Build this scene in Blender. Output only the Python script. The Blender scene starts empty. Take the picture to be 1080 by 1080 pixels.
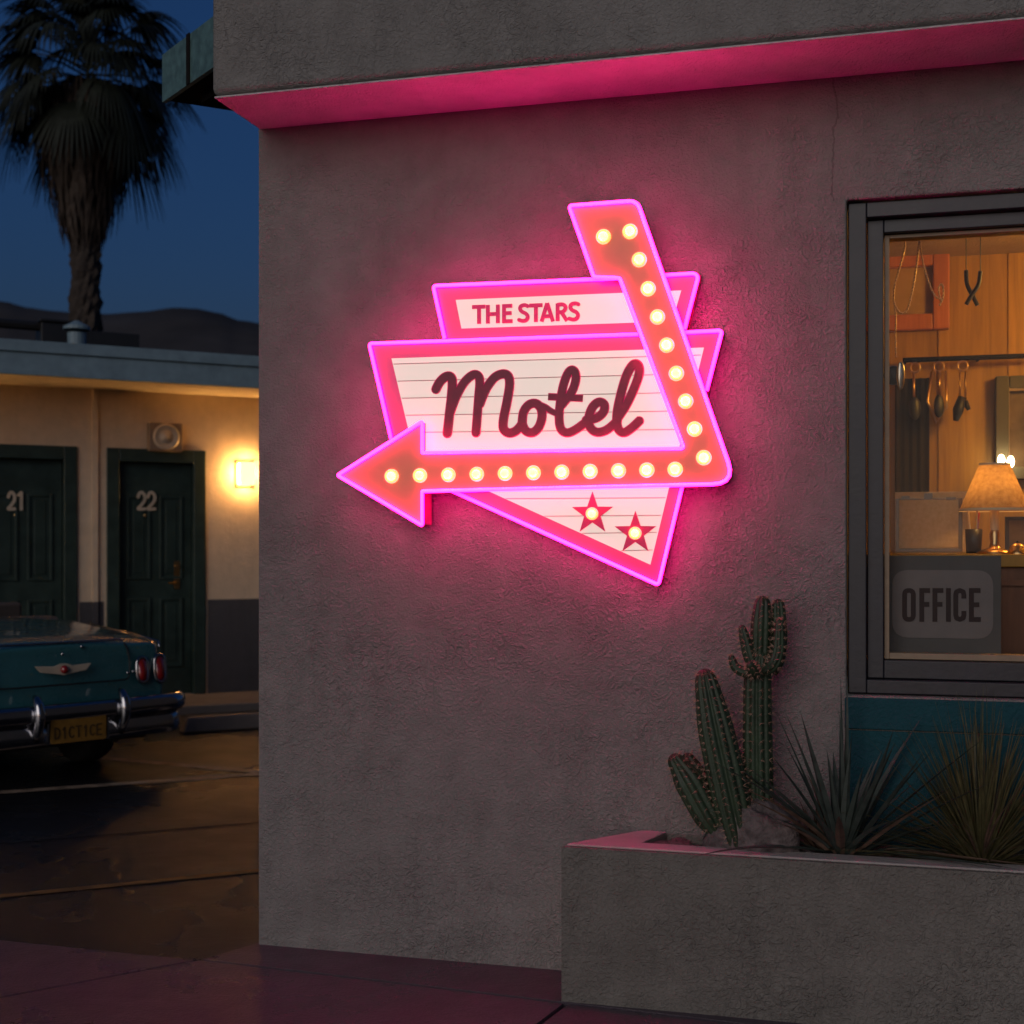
import bpy, bmesh, math, random
from mathutils import Vector, Matrix, noise
from mathutils.geometry import delaunay_2d_cdt

random.seed(7)
S = bpy.context.scene
COL = S.collection
R = math.radians
PI = math.pi

# ------------------------------------------------------------------ camera numbers
FPX, HX, HY, EYE = 1400.0, 540.0, 577.0, 1.45
TH = math.atan(1400 / 5140.0)                     # yaw of the office wall

# ------------------------------------------------------------------ helpers
class Frame:
    """a vertical plane: u along it, z up, off out of it (towards the viewer)"""
    def __init__(s, origin, d):
        s.o = Vector((origin[0], origin[1], 0)); s.d = Vector((d[0], d[1], 0)).normalized()
        s.n = Vector((s.d.y, -s.d.x, 0))
        s.rot = math.atan2(s.d.y, s.d.x)
    def w(s, u, z, off=0.0):
        p = s.o + s.d * u + s.n * off
        return Vector((p.x, p.y, z))
    def px(s, x, y, off=0.0):
        r = Vector(((x - HX) / FPX, 1.0, (HY - y) / FPX))
        t = (off + s.o.dot(s.n)) / r.dot(s.n)
        p = r * t
        return ((p - s.o).dot(s.d), EYE + p.z)

def ground(x, y, z=0.0):
    t = (EYE - z) * FPX / (y - HY)
    return Vector(((x - HX) / FPX * t, t, z))
def at(x, y, Y):
    return Vector(((x - HX) / FPX * Y, Y, EYE + (HY - y) / FPX * Y))

def empty(name, loc, rz=0.0):
    o = bpy.data.objects.new(name, None); COL.objects.link(o)
    o.location = loc; o.rotation_euler = (0, 0, rz); o.empty_display_size = .1
    o["_m"] = 1
    MW[o] = Matrix.Translation(Vector(loc)) @ Matrix.Rotation(rz, 4, 'Z')
    del o["_m"]
    return o
MW = {}
def rootm(o):
    return MW[o]

def tag(o, label=None, cat=None, group=None, kind=None):
    if label: o['label'] = label
    if cat: o['category'] = cat
    if group: o['group'] = group
    if kind: o['kind'] = kind
    return o

class MB:
    def __init__(s): s.v = []; s.f = []; s.mi = []; s.m = 0
    def add(s, vs, fs):
        b = len(s.v); s.v += [Vector(p) for p in vs]
        for f in fs: s.f.append([b + i for i in f]); s.mi.append(s.m)
    def hexa(s, p):      # p: 8 corners, bottom ring then top ring
        s.add(p, [(3, 2, 1, 0), (4, 5, 6, 7), (0, 1, 5, 4), (1, 2, 6, 5), (2, 3, 7, 6), (3, 0, 4, 7)])
    def box(s, a, b):
        (x0, y0, z0), (x1, y1, z1) = a, b
        s.hexa([(x0, y0, z0), (x1, y0, z0), (x1, y1, z0), (x0, y1, z0), (x0, y0, z1), (x1, y0, z1), (x1, y1, z1), (x0, y1, z1)])
    def fbox(s, F, u0, u1, z0, z1, o0, o1):
        s.hexa([F.w(u0, z0, o1), F.w(u1, z0, o1), F.w(u1, z0, o0), F.w(u0, z0, o0), F.w(u0, z1, o1), F.w(u1, z1, o1), F.w(u1, z1, o0), F.w(u0, z1, o0)])
    def tube(s, pts, r, n=8, closed=False, caps=True):
        pts = [Vector(p) for p in pts]
        N = len(pts); rs = r if isinstance(r, (list, tuple)) else [r] * N
        rings = []; up = None
        for i, p in enumerate(pts):
            if closed: t = (pts[(i + 1) % N] - pts[i - 1])
            else: t = (pts[min(i + 1, N - 1)] - pts[max(i - 1, 0)])
            t.normalize()
            if up is None:
                up = t.orthogonal().normalized()
            up = (up - t * up.dot(t))
            if up.length < 1e-6: up = t.orthogonal()
            up.normalize(); sd = t.cross(up)
            rings.append([p + (up * math.cos(2 * PI * k / n) + sd * math.sin(2 * PI * k / n)) * rs[i] for k in range(n)])
        vs = [q for g in rings for q in g]; fs = []
        M = N if closed else N - 1
        for i in range(M):
            j = (i + 1) % N
            for k in range(n):
                l = (k + 1) % n
                fs.append((i * n + k, i * n + l, j * n + l, j * n + k))
        if caps and not closed:
            fs.append(tuple(range(n - 1, -1, -1))); fs.append(tuple((N - 1) * n + k for k in range(n)))
        s.add(vs, fs)
    def lathe(s, prof, c, axis=(0, 0, 1), n=24):
        a = Vector(axis).normalized(); e1 = a.orthogonal().normalized(); e2 = a.cross(e1); c = Vector(c)
        vs = []
        for (r, h) in prof:
            for k in range(n):
                t = 2 * PI * k / n
                vs.append(c + a * h + (e1 * math.cos(t) + e2 * math.sin(t)) * max(r, 1e-5))
        fs = []
        for i in range(len(prof) - 1):
            for k in range(n):
                l = (k + 1) % n
                fs.append((i * n + k, i * n + l, (i + 1) * n + l, (i + 1) * n + k))
        s.add(vs, fs)
    def ball(s, c, r, n=14, m=9, sc=(1, 1, 1)):
        vs = []; fs = []
        for i in range(m + 1):
            ph = PI * i / m
            for k in range(n):
                t = 2 * PI * k / n
                vs.append(Vector(c) + Vector((math.sin(ph) * math.cos(t) * r * sc[0], math.sin(ph) * math.sin(t) * r * sc[1], -math.cos(ph) * r * sc[2])))
        for i in range(m):
            for k in range(n):
                l = (k + 1) % n
                fs.append((i * n + k, i * n + l, (i + 1) * n + l, (i + 1) * n + k))
        s.add(vs, fs)
    def extr(s, F, polys, o0, o1, back=True):
        """union of 2-D polygons in frame F, extruded from off o0 to o1"""
        v2 = []; fc = []
        for p in polys:
            b = len(v2); a = sum(p[i][0] * p[(i + 1) % len(p)][1] - p[(i + 1) % len(p)][0] * p[i][1] for i in range(len(p)))
            q = p if a > 0 else p[::-1]
            v2 += [Vector(x) for x in q]; fc.append(list(range(b, b + len(q))))
        K = 1000.0
        ov, oe, of, _v, _e, ofo = delaunay_2d_cdt([v * K for v in v2], [], fc, 0, 1e-4)
        ov = [v / K for v in ov]
        pl = [[v2[i] for i in f] for f in fc]; bb = [(min(p.x for p in q), max(p.x for p in q), min(p.y for p in q), max(p.y for p in q)) for q in pl]
        def inside(x, y):
            for q, b in zip(pl, bb):
                if not (b[0] <= x <= b[1] and b[2] <= y <= b[3]): continue
                c = False; n = len(q)
                for i in range(n):
                    a, d = q[i], q[i - 1]
                    if (a.y > y) != (d.y > y) and x < (d.x - a.x) * (y - a.y) / (d.y - a.y) + a.x: c = not c
                if c: return True
            return False
        of = [f for f in of if inside(sum(ov[i].x for i in f) / len(f), sum(ov[i].y for i in f) / len(f))]
        ed = {}
        for f in of:
            for i in range(len(f)): ed[(f[i], f[(i + 1) % len(f)])] = 1
        n = len(ov)
        vs = [F.w(p.x, p.y, o1) for p in ov] + [F.w(p.x, p.y, o0) for p in ov]
        fs = [tuple(f) for f in of]
        if back: fs += [tuple(n + i for i in f[::-1]) for f in of]
        for (a, b) in ed:
            if (b, a) not in ed: fs.append((b, a, n + a, n + b))
        s.add(vs, fs)
    def build(s, name, mat, parent=None, smooth=False, origin=None, root=None, merge=False, recalc=True, bevel=0, subsurf=0):
        me = bpy.data.meshes.new(name)
        r = root if root is not None else parent
        if r is not None:
            while r.parent is not None: r = r.parent
            inv = rootm(r).inverted()
        else:
            if origin is None:
                xs = [v.x for v in s.v]; ys = [v.y for v in s.v]; zs = [v.z for v in s.v]
                origin = Vector(((min(xs) + max(xs)) / 2, (min(ys) + max(ys)) / 2, min(zs)))
            inv = Matrix.Translation(-Vector(origin))
        me.from_pydata([inv @ v for v in s.v], [], s.f)
        mats = mat if isinstance(mat, (list, tuple)) else [mat]
        for m in mats: me.materials.append(m)
        if len(mats) > 1:
            for p, i in zip(me.polygons, s.mi): p.material_index = i
        if merge or recalc:
            bm = bmesh.new(); bm.from_mesh(me)
            if merge: bmesh.ops.remove_doubles(bm, verts=bm.verts, dist=1e-5)
            if recalc: bmesh.ops.recalc_face_normals(bm, faces=bm.faces)
            bm.to_mesh(me); bm.free()
        if smooth:
            for p in me.polygons: p.use_smooth = True
        o = bpy.data.objects.new(name, me); COL.objects.link(o)
        if parent is not None: o.parent = parent
        else: o.location = origin
        if bevel:
            b = o.modifiers.new('bevel', 'BEVEL'); b.width = bevel; b.segments = 3; b.limit_method = 'ANGLE'; b.angle_limit = R(40)
            if smooth is False:
                for p in me.polygons: p.use_smooth = True
                b.harden_normals = True
        if subsurf:
            b = o.modifiers.new('sub', 'SUBSURF'); b.levels = subsurf; b.render_levels = subsurf
        return o

def spline(pts, k=6, closed=False):
    P = [Vector(p) for p in pts]; out = []; n = len(P)
    for i in range(n if closed else n - 1):
        if closed: a, b, c, d = P[i - 1], P[i], P[(i + 1) % n], P[(i + 2) % n]
        else: a, b, c, d = P[max(i - 1, 0)], P[i], P[i + 1], P[min(i + 2, n - 1)]
        for j in range(k):
            t = j / k
            out.append(.5 * ((2 * b) + (c - a) * t + (2 * a - 5 * b + 4 * c - d) * t * t + (3 * b - a - 3 * c + d) * t ** 3))
    if not closed: out.append(P[-1])
    return out

def strokes(pl, w, cap=True, nc=12):
    """polygons of a thick polyline (w: full width or list)"""
    pl = [Vector(p) for p in pl]; out = []
    ws = w if isinstance(w, (list, tuple)) else [w] * len(pl)
    for i in range(len(pl) - 1):
        a, b = pl[i], pl[i + 1]; t = (b - a)
        if t.length < 1e-7: continue
        t.normalize(); nn = Vector((-t.y, t.x))
        out.append([a + nn * ws[i] / 2, a - nn * ws[i] / 2, b - nn * ws[i + 1] / 2, b + nn * ws[i + 1] / 2])
    for i, p in enumerate(pl):
        if (i in (0, len(pl) - 1)) and not cap: continue
        out.append([p + Vector((math.cos(2 * PI * k / nc + .13 * i), math.sin(2 * PI * k / nc + .13 * i))) * ws[i] / 2 for k in range(nc)])
    return out

def rounded(pts, rad, k=6):
    """round the corners of a polyline of 2-D points; rad: list (0 = sharp)"""
    out = []; n = len(pts)
    for i, p in enumerate(pts):
        p = Vector(p)
        if rad[i] <= 0: out.append(p); continue
        a = Vector(pts[i - 1]); b = Vector(pts[(i + 1) % n])
        ta = (a - p).normalized() * rad[i]; tb = (b - p).normalized() * rad[i]
        for j in range(k + 1):
            t = j / k
            out.append((1 - t) ** 2 * (p + ta) + 2 * t * (1 - t) * p + t * t * (p + tb))
    return out

def copy_tree(o, parent=None):
    c = o.copy(); COL.objects.link(c)
    if parent is not None: c.parent = parent
    for ch in list(o.children): copy_tree(ch, c)
    return c

# ------------------------------------------------------------------ materials
def newmat(name):
    m = bpy.data.materials.new(name); m.use_nodes = True
    nt = m.node_tree; b = nt.nodes['Principled BSDF']
    return m, nt, b
def N(nt, t, **kw):
    n = nt.nodes.new(t)
    for k, v in kw.items():
        if k in n.inputs: n.inputs[k].default_value = v
        else: setattr(n, k, v)
    return n
def math_(nt, op, a, b=None, c=None):
    n = nt.nodes.new('ShaderNodeMath'); n.operation = op
    for i, x in enumerate((a, b, c)):
        if x is None: continue
        if isinstance(x, (int, float)): n.inputs[i].default_value = x
        else: nt.links.new(x, n.inputs[i])
    return n.outputs[0]
def ramp(nt, src, stops):
    n = nt.nodes.new('ShaderNodeValToRGB'); nt.links.new(src, n.inputs[0])
    el = n.color_ramp.elements
    el[0].position, el[0].color = stops[0][0], (*stops[0][1], 1)
    el[1].position, el[1].color = stops[1][0], (*stops[1][1], 1)
    for p, c in stops[2:]:
        e = el.new(p); e.color = (*c, 1)
    return n.outputs[0]
def coords(nt):
    return N(nt, 'ShaderNodeTexCoord').outputs['Object']
def noise_(nt, co, scale, detail=4, rough=.55, dist=0.0):
    n = N(nt, 'ShaderNodeTexNoise', Scale=scale, Detail=detail, Roughness=rough, Distortion=dist)
    nt.links.new(co, n.inputs['Vector']); return n.outputs['Fac']

def plain(name, col, rough=.5, metal=0.0, var=.12, nscale=8, bump=0.0, bscale=80, coat=0.0, spec=None, emit=None, estr=0):
    m, nt, b = newmat(name); co = coords(nt)
    f = noise_(nt, co, nscale, 5)
    lo = tuple(c * (1 - var) for c in col); hi = tuple(min(1, c * (1 + var)) for c in col)
    nt.links.new(ramp(nt, f, [(.3, lo), (.7, hi)]), b.inputs['Base Color'])
    rr = math_(nt, 'MULTIPLY_ADD', f, .16, rough - .08); nt.links.new(rr, b.inputs['Roughness'])
    b.inputs['Metallic'].default_value = metal
    b.inputs['Coat Weight'].default_value = coat; b.inputs['Coat Roughness'].default_value = .06
    if spec is not None: b.inputs['Specular IOR Level'].default_value = spec
    if bump:
        bn = N(nt, 'ShaderNodeBump', Strength=1.0, Distance=bump)
        nt.links.new(noise_(nt, co, bscale, 4), bn.inputs['Height']); nt.links.new(bn.outputs[0], b.inputs['Normal'])
    if emit:
        b.inputs['Emission Color'].default_value = (*emit, 1); b.inputs['Emission Strength'].default_value = estr
    return m

def stucco(name, col, worm=34, depth=.006, cracks=True, stain=.18, seam=None):
    m, nt, b = newmat(name); co = coords(nt); L = nt.links.new
    wrp = N(nt, 'ShaderNodeTexNoise', Scale=5.0, Detail=3.0); L(co, wrp.inputs['Vector'])
    mx = N(nt, 'ShaderNodeVectorMath', operation='MULTIPLY_ADD'); L(wrp.outputs['Color'], mx.inputs[0]); mx.inputs[1].default_value = (.25,) * 3; L(co, mx.inputs[2])
    big = noise_(nt, co, 1.3, 6, .6); mid = noise_(nt, co, 9, 5, .6)
    base = ramp(nt, math_(nt, 'MULTIPLY_ADD', mid, .45, math_(nt, 'MULTIPLY', big, .55)), [(.3, tuple(c * (1 - stain) for c in col)), (.7, tuple(c * (1 + stain * .7) for c in col))])
    n1 = noise_(nt, co, worm, 3, .5, 1.2)
    rid = math_(nt, 'ABSOLUTE', math_(nt, 'SUBTRACT', n1, .5))
    rid = math_(nt, 'MINIMUM', math_(nt, 'MULTIPLY', rid, 5.0), 1.0)
    trow = ramp(nt, noise_(nt, co, 2.6, 4, .65, .8), [(.36, (.15,) * 3), (.66, (1,) * 3)])
    rid = math_(nt, 'MULTIPLY', rid, trow)
    n2 = noise_(nt, co, worm * 2.3, 4, .6, .6)
    n3 = noise_(nt, co, 260, 2, .5)
    h = math_(nt, 'MULTIPLY_ADD', n2, .8, math_(nt, 'MULTIPLY', rid, .5))
    h = math_(nt, 'MULTIPLY_ADD', n3, .22, h)
    h = math_(nt, 'MULTIPLY_ADD', mid, .9, h)
    if cracks:
        v = N(nt, 'ShaderNodeTexVoronoi', feature='DISTANCE_TO_EDGE', Scale=1.33); L(mx.outputs[0], v.inputs['Vector'])
        line = ramp(nt, v.outputs['Distance'], [(0.0, (1,) * 3), (.007, (0,) * 3)])
        msk = ramp(nt, noise_(nt, co, 1.7, 3), [(.60, (0,) * 3), (.68, (1,) * 3)])
        ck = math_(nt, 'MULTIPLY', line, msk)
        h = math_(nt, 'SUBTRACT', h, math_(nt, 'MULTIPLY', ck, 1.2))
        mixc = N(nt, 'ShaderNodeMix', data_type='RGBA'); L(math_(nt, 'MULTIPLY', ck, .4), mixc.inputs[0]); L(base, mixc.inputs[6]); mixc.inputs[7].default_value = tuple(c * .35 for c in col) + (1,)
        base = mixc.outputs[2]
    st = N(nt, 'ShaderNodeMapping'); st.inputs['Scale'].default_value = (7, 7, .55); L(co, st.inputs['Vector'])
    sm = ramp(nt, noise_(nt, st.outputs[0], 1.0, 6, .62, .3), [(.50, (0,) * 3), (.74, (1,) * 3)])
    mixs = N(nt, 'ShaderNodeMix', data_type='RGBA'); L(math_(nt, 'MULTIPLY', sm, .20), mixs.inputs[0]); L(base, mixs.inputs[6]); mixs.inputs[7].default_value = (col[0] * .55, col[1] * .52, col[2] * .48, 1)
    base = mixs.outputs[2]
    if seam:                       # one long settlement crack above the window corner
        sx = N(nt, 'ShaderNodeSeparateXYZ'); L(co, sx.inputs[0])
        wob = math_(nt, 'MULTIPLY', math_(nt, 'SUBTRACT', noise_(nt, co, 7, 4), .5), .09)
        d = math_(nt, 'ABSOLUTE', math_(nt, 'SUBTRACT', sx.outputs[0], math_(nt, 'ADD', wob, seam[0])))
        k = math_(nt, 'MULTIPLY', math_(nt, 'LESS_THAN', d, .0028), math_(nt, 'GREATER_THAN', sx.outputs[2], seam[1]))
        h = math_(nt, 'SUBTRACT', h, math_(nt, 'MULTIPLY', k, 1.3))
        mixd = N(nt, 'ShaderNodeMix', data_type='RGBA'); L(math_(nt, 'MULTIPLY', k, .5), mixd.inputs[0]); L(base, mixd.inputs[6]); mixd.inputs[7].default_value = tuple(c * .4 for c in col) + (1,)
        base = mixd.outputs[2]
    L(base, b.inputs['Base Color'])
    h = math_(nt, 'MULTIPLY', h, 1.0)
    bn = N(nt, 'ShaderNodeBump', Strength=1.0, Distance=depth); L(h, bn.inputs['Height']); L(bn.outputs[0], b.inputs['Normal'])
    b.inputs['Roughness'].default_value = .85; b.inputs['Specular IOR Level'].default_value = .25
    return m

def emis(name, col, st, base=(.8, .8, .8), rnd=0):
    m, nt, b = newmat(name)
    co = coords(nt); f = noise_(nt, co, 6, 2)
    b.inputs['Base Color'].default_value = (*base, 1); b.inputs['Roughness'].default_value = .3
    b.inputs['Emission Color'].default_value = (*col, 1)
    e = math_(nt, 'MULTIPLY_ADD', f, st * .12, st * .94)
    if rnd:
        oi = N(nt, 'ShaderNodeObjectInfo'); e = math_(nt, 'MULTIPLY', e, math_(nt, 'MULTIPLY_ADD', oi.outputs['Random'], rnd, 1 - rnd * .55))
    nt.links.new(e, b.inputs['Emission Strength'])
    return m

def pavement_mat(name, col, r0, r1, pscale, bump=.002, bscale=120, stain=.35, spec=.5):
    m, nt, b = newmat(name); co = coords(nt); L = nt.links.new
    big = noise_(nt, co, .9, 6, .62, .4); fine = noise_(nt, co, bscale, 4, .7); md = noise_(nt, co, 7, 5, .6)
    f = math_(nt, 'MULTIPLY_ADD', fine, .35, math_(nt, 'MULTIPLY_ADD', md, .3, math_(nt, 'MULTIPLY', big, .45)))
    L(ramp(nt, f, [(.35, tuple(c * (1 - stain) for c in col)), (.75, tuple(c * (1 + stain) for c in col))]), b.inputs['Base Color'])
    p = noise_(nt, co, pscale, 4, .6, .3)
    L(math_(nt, 'MULTIPLY_ADD', fine, .08, ramp(nt, p, [(.38, (r0,) * 3), (.66, (r1,) * 3)])), b.inputs['Roughness'])
    bn = N(nt, 'ShaderNodeBump', Strength=1.0, Distance=bump)
    L(math_(nt, 'MULTIPLY_ADD', md, 2.0, fine), bn.inputs['Height']); L(bn.outputs[0], b.inputs['Normal'])
    b.inputs['Specular IOR Level'].default_value = spec
    return m

M = {}
M['stucco'] = stucco('stucco_wall', (.328, .312, .294), worm=44, depth=.0115, stain=.26)
M['stucco_far'] = stucco('stucco_far', (.66, .52, .38), worm=20, depth=.004, cracks=False)
M['dado'] = stucco('dado_paint', (.075, .072, .08), worm=20, depth=.004, cracks=False)
M['planter'] = stucco('planter_stucco', (.255, .235, .21), worm=40, depth=.0125, cracks=False, stain=.3)
M['teal_wall'] = stucco('teal_stucco', (.017, .085, .105), worm=26, depth=.007)
M['teal_trim'] = plain('teal_trim', (.10, .19, .19), .5, var=.35, nscale=20, bump=.001)
M['dark_wood'] = plain('dark_timber', (.02, .018, .018), .9, spec=.04)
M['fascia'] = plain('fascia_paint', (.19, .28, .33), .5, var=.15)
M['soffit_far'] = plain('soffit_paint', (.8, .66, .46), .8)
M['window_metal'] = plain('window_metal', (.028, .028, .036), .42, var=.25, nscale=14, bump=.0006, bscale=60)
M['stop'] = plain('window_stop', (.33, .24, .16), .6, nscale=30)
M['asphalt'] = pavement_mat('asphalt', (.015, .015, .019), .13, .40, .7, bump=.003, bscale=120, spec=.5)
M['concrete'] = pavement_mat('concrete', (.10, .074, .094), .20, .46, 1.6, bump=.0045, bscale=70, stain=.3)
M['walk'] = pavement_mat('walkway', (.2, .17, .15), .5, .7, 2, stain=.25)
M['desert'] = pavement_mat('desert', (.06, .05, .04), .9, .95, 2)
M['paint_white'] = plain('line_paint', (.30, .22, .16), .6, var=.6, nscale=9)
M['paint_yellow'] = plain('yellow_paint', (.24, .12, .03), .6, var=.6, nscale=9)
M['hill'] = plain('hill_rock', (.036, .034, .034), .95, var=.4, nscale=.02)
M['door'] = plain('door_paint', (.026, .045, .038), .36, var=.25)
M['brass'] = plain('brass', (.55, .36, .16), .3, metal=1)
M['chrome'] = plain('chrome', (.42, .42, .44), .17, metal=1, var=.08, nscale=3)
M['number'] = plain('number_metal', (.52, .44, .34), .5, metal=.1)
M['vent'] = plain('vent_metal', (.24, .17, .12), .6)
M['lamp_glass'] = emis('lamp_glass', (1, .50, .15), 75)
M['lamp_front'] = emis('lamp_front_panel', (1, .62, .24), 1.3)
M['black'] = plain('black_metal', (.015, .015, .015), .45)
M['rubber'] = plain('tyre_rubber', (.012, .012, .012), .8, bump=.002, bscale=40)
M['car_paint'] = plain('car_paint', (.028, .125, .15), .28, var=.06, coat=1.0)
M['plate'] = plain('plate_yellow', (.24, .125, .02), .6, var=.3, nscale=14)
M['ink'] = plain('ink_black', (.012, .012, .014), .6)
M['red_lens'] = plain('red_lens', (.25, .008, .008), .12, coat=1.0)
M['vinyl'] = plain('vinyl', (.10, .08, .07), .6)
M['soil'] = plain('soil', (.045, .034, .03), .95, var=.4, nscale=40, bump=.01, bscale=60)
M['rock'] = plain('rock', (.15, .118, .115), .8, var=.6, nscale=26, bump=.016, bscale=55)
M['bark'] = plain('palm_bark', (.05, .038, .03), .9, var=.4, nscale=14, bump=.02, bscale=20)
M['frond'] = plain('palm_frond', (.016, .021, .012), .6, var=.3, nscale=3)
M['skirt'] = plain('dead_frond', (.055, .038, .027), .8, var=.4, nscale=6)
M['cactus'] = plain('cactus_skin', (.030, .054, .027), .5, var=.35, nscale=16, bump=.002, bscale=90)
M['spine'] = plain('cactus_spine', (.50, .30, .22), .6)
M['yucca'] = plain('yucca_leaf', (.052, .070, .060), .5, var=.35, nscale=25)
M['grassleaf'] = plain('sotol_leaf', (.105, .095, .04), .5, var=.4, nscale=25)
M['dead'] = plain('dry_leaf', (.16, .10, .07), .7, var=.4, nscale=25)
# sign
NEON = (1.0, .0024, .21)
M['neon'] = emis('neon_tube', NEON, 18.0)
M['bulb'] = emis('bulb_glass', (1, .56, .07), 3.4, rnd=.35)
M['bulb_rim'] = emis('bulb_amber', (1, .34, .02), .85, rnd=.3)
M['pink'] = plain('pink_enamel_glow', (.36, .03, .085), .38, var=.18, nscale=7, coat=.3, emit=(1, .03, .26), estr=.17)  # faint emission added to the frames for a soft lit look
M['pinkside'] = plain('pink_return', (.55, .035, .22), .42, var=.12)
M['coral'] = plain('coral_enamel_glow', (.44, .16, .10), .4, var=.18, nscale=5, coat=.3, emit=(1, .19, .07), estr=.085)  # emission puts the bulbs' orange light into the arrow face
M['lit'] = plain('lit_acrylic', (.34, .32, .30), .35, var=.06, nscale=5, emit=(1, .80, .70), estr=.34)
M['track'] = plain('letter_track', (.52, .36, .34), .4)
M['maroon'] = plain('letter_maroon_glow', (.16, .014, .04), .5, var=.3, nscale=20, emit=(1, .06, .2), estr=.022)  # slight emission lifts the letter faces, as though backlit
M['crimson'] = plain('letter_edge_glow', (.55, .012, .12), .45, emit=(1, .01, .16), estr=.15)  # emission added where little light falls on the crimson, as though backlit
M['star'] = plain('star_enamel_glow', (.5, .010, .09), .4, emit=(1, .015, .15), estr=.12)  # stars given a glow of their own, like the crimson letters
# interior
def wood(name, col, plank=0.0):
    m, nt, b = newmat(name); L = nt.links.new; co = coords(nt)
    mp = N(nt, 'ShaderNodeMapping'); mp.inputs['Scale'].default_value = (14, 14, .9); L(co, mp.inputs['Vector'])
    f = noise_(nt, mp.outputs[0], 1.6, 7, .6, 1.0)
    L(ramp(nt, f, [(.3, tuple(c * .7 for c in col)), (.7, tuple(min(1, c * 1.2) for c in col))]), b.inputs['Base Color'])
    b.inputs['Roughness'].default_value = .45
    bn = N(nt, 'ShaderNodeBump', Strength=.4, Distance=.002); L(f, bn.inputs['Height']); L(bn.outputs[0], b.inputs['Normal'])
    return m
M['panel'] = wood('wood_panelling', (.40, .21, .022))
M['counter'] = wood('counter_wood', (.16, .06, .025))
M['frame_wood'] = wood('frame_wood', (.48, .15, .035))
M['ceil'] = stucco('ceiling_plaster', (.42, .30, .18), worm=24, depth=.006, cracks=False)
M['canvas'] = plain('canvas', (.40, .24, .08), .8, var=.3, nscale=5)
M['dark_cloth'] = plain('dark_cloth', (.022, .016, .012), .9)
M['mat_grey'] = plain('picture_mat', (.10, .095, .07), .8)
M['print'] = plain('picture_print', (.12, .08, .045), .6, var=.6, nscale=9)
M['paper'] = plain('paper', (.66, .52, .34), .75, var=.12, nscale=6)
M['clip'] = plain('acrylic_edge', (.16, .13, .09), .2)
M['card'] = plain('office_card', (.125, .12, .12), .7, var=.12)
M['card_panel'] = plain('office_card_panel', (.225, .20, .20), .65, var=.12)
M['card_ink'] = plain('office_card_ink', (.028, .012, .014), .6)
M['silver'] = plain('silver', (.6, .55, .45), .25, metal=1)
M['candle'] = emis('candle_bulb', (1, .72, .36), 14)

def shade_mat():
    m, nt, b = newmat('lamp_shade_linen'); L = nt.links.new; co = coords(nt)
    out = nt.nodes['Material Output']
    f = noise_(nt, co, 60, 4)
    c = ramp(nt, f, [(.3, (.34, .20, .07)), (.7, (.55, .34, .13))])
    d = N(nt, 'ShaderNodeBsdfDiffuse'); t = N(nt, 'ShaderNodeBsdfTranslucent'); L(c, d.inputs[0]); L(c, t.inputs[0])
    mx = N(nt, 'ShaderNodeMixShader'); mx.inputs[0].default_value = .45; L(d.outputs[0], mx.inputs[1]); L(t.outputs[0], mx.inputs[2])
    L(mx.outputs[0], out.inputs[0]); nt.nodes.remove(b); return m
M['shade'] = shade_mat()
M['paper_thin'] = shade_mat(); M['paper_thin'].name = 'thin_paper'
for e_, c_ in zip([n for n in M['paper_thin'].node_tree.nodes if n.type == 'VALTORGB'][0].color_ramp.elements, ((.62, .48, .26, 1), (.74, .60, .36, 1))): e_.color = c_
[n for n in M['paper_thin'].node_tree.nodes if n.type == 'MIX_SHADER'][0].inputs[0].default_value = .2
def glass_mat(name='pane_glass'):
    m, nt, b = newmat(name); L = nt.links.new; out = nt.nodes['Material Output']
    t = N(nt, 'ShaderNodeBsdfTransparent'); t.inputs[0].default_value = (.93, .93, .92, 1)
    g = N(nt, 'ShaderNodeBsdfGlossy'); g.inputs['Roughness'].default_value = .02
    fr = N(nt, 'ShaderNodeFresnel', IOR=1.17)
    mx = N(nt, 'ShaderNodeMixShader'); L(fr.outputs[0], mx.inputs[0]); L(t.outputs[0], mx.inputs[1]); L(g.outputs[0], mx.inputs[2])
    L(mx.outputs[0], out.inputs[0]); nt.nodes.remove(b); return m
M['glass'] = glass_mat()

# ================================================================== OFFICE BUILDING
P0 = ground(273, 996)
A = Frame((P0.x, P0.y), (math.cos(TH), -math.sin(TH)))
SOF = 2.98; OVER = .36; TOPZ = 4.3; LEN = 5.2; DEEP = 5.0; WT = .22
office = empty('office_building', (P0.x, P0.y, 0), A.rot)
tag(office, 'pale stucco office building with deep overhang and a lit window', 'building')

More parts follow.
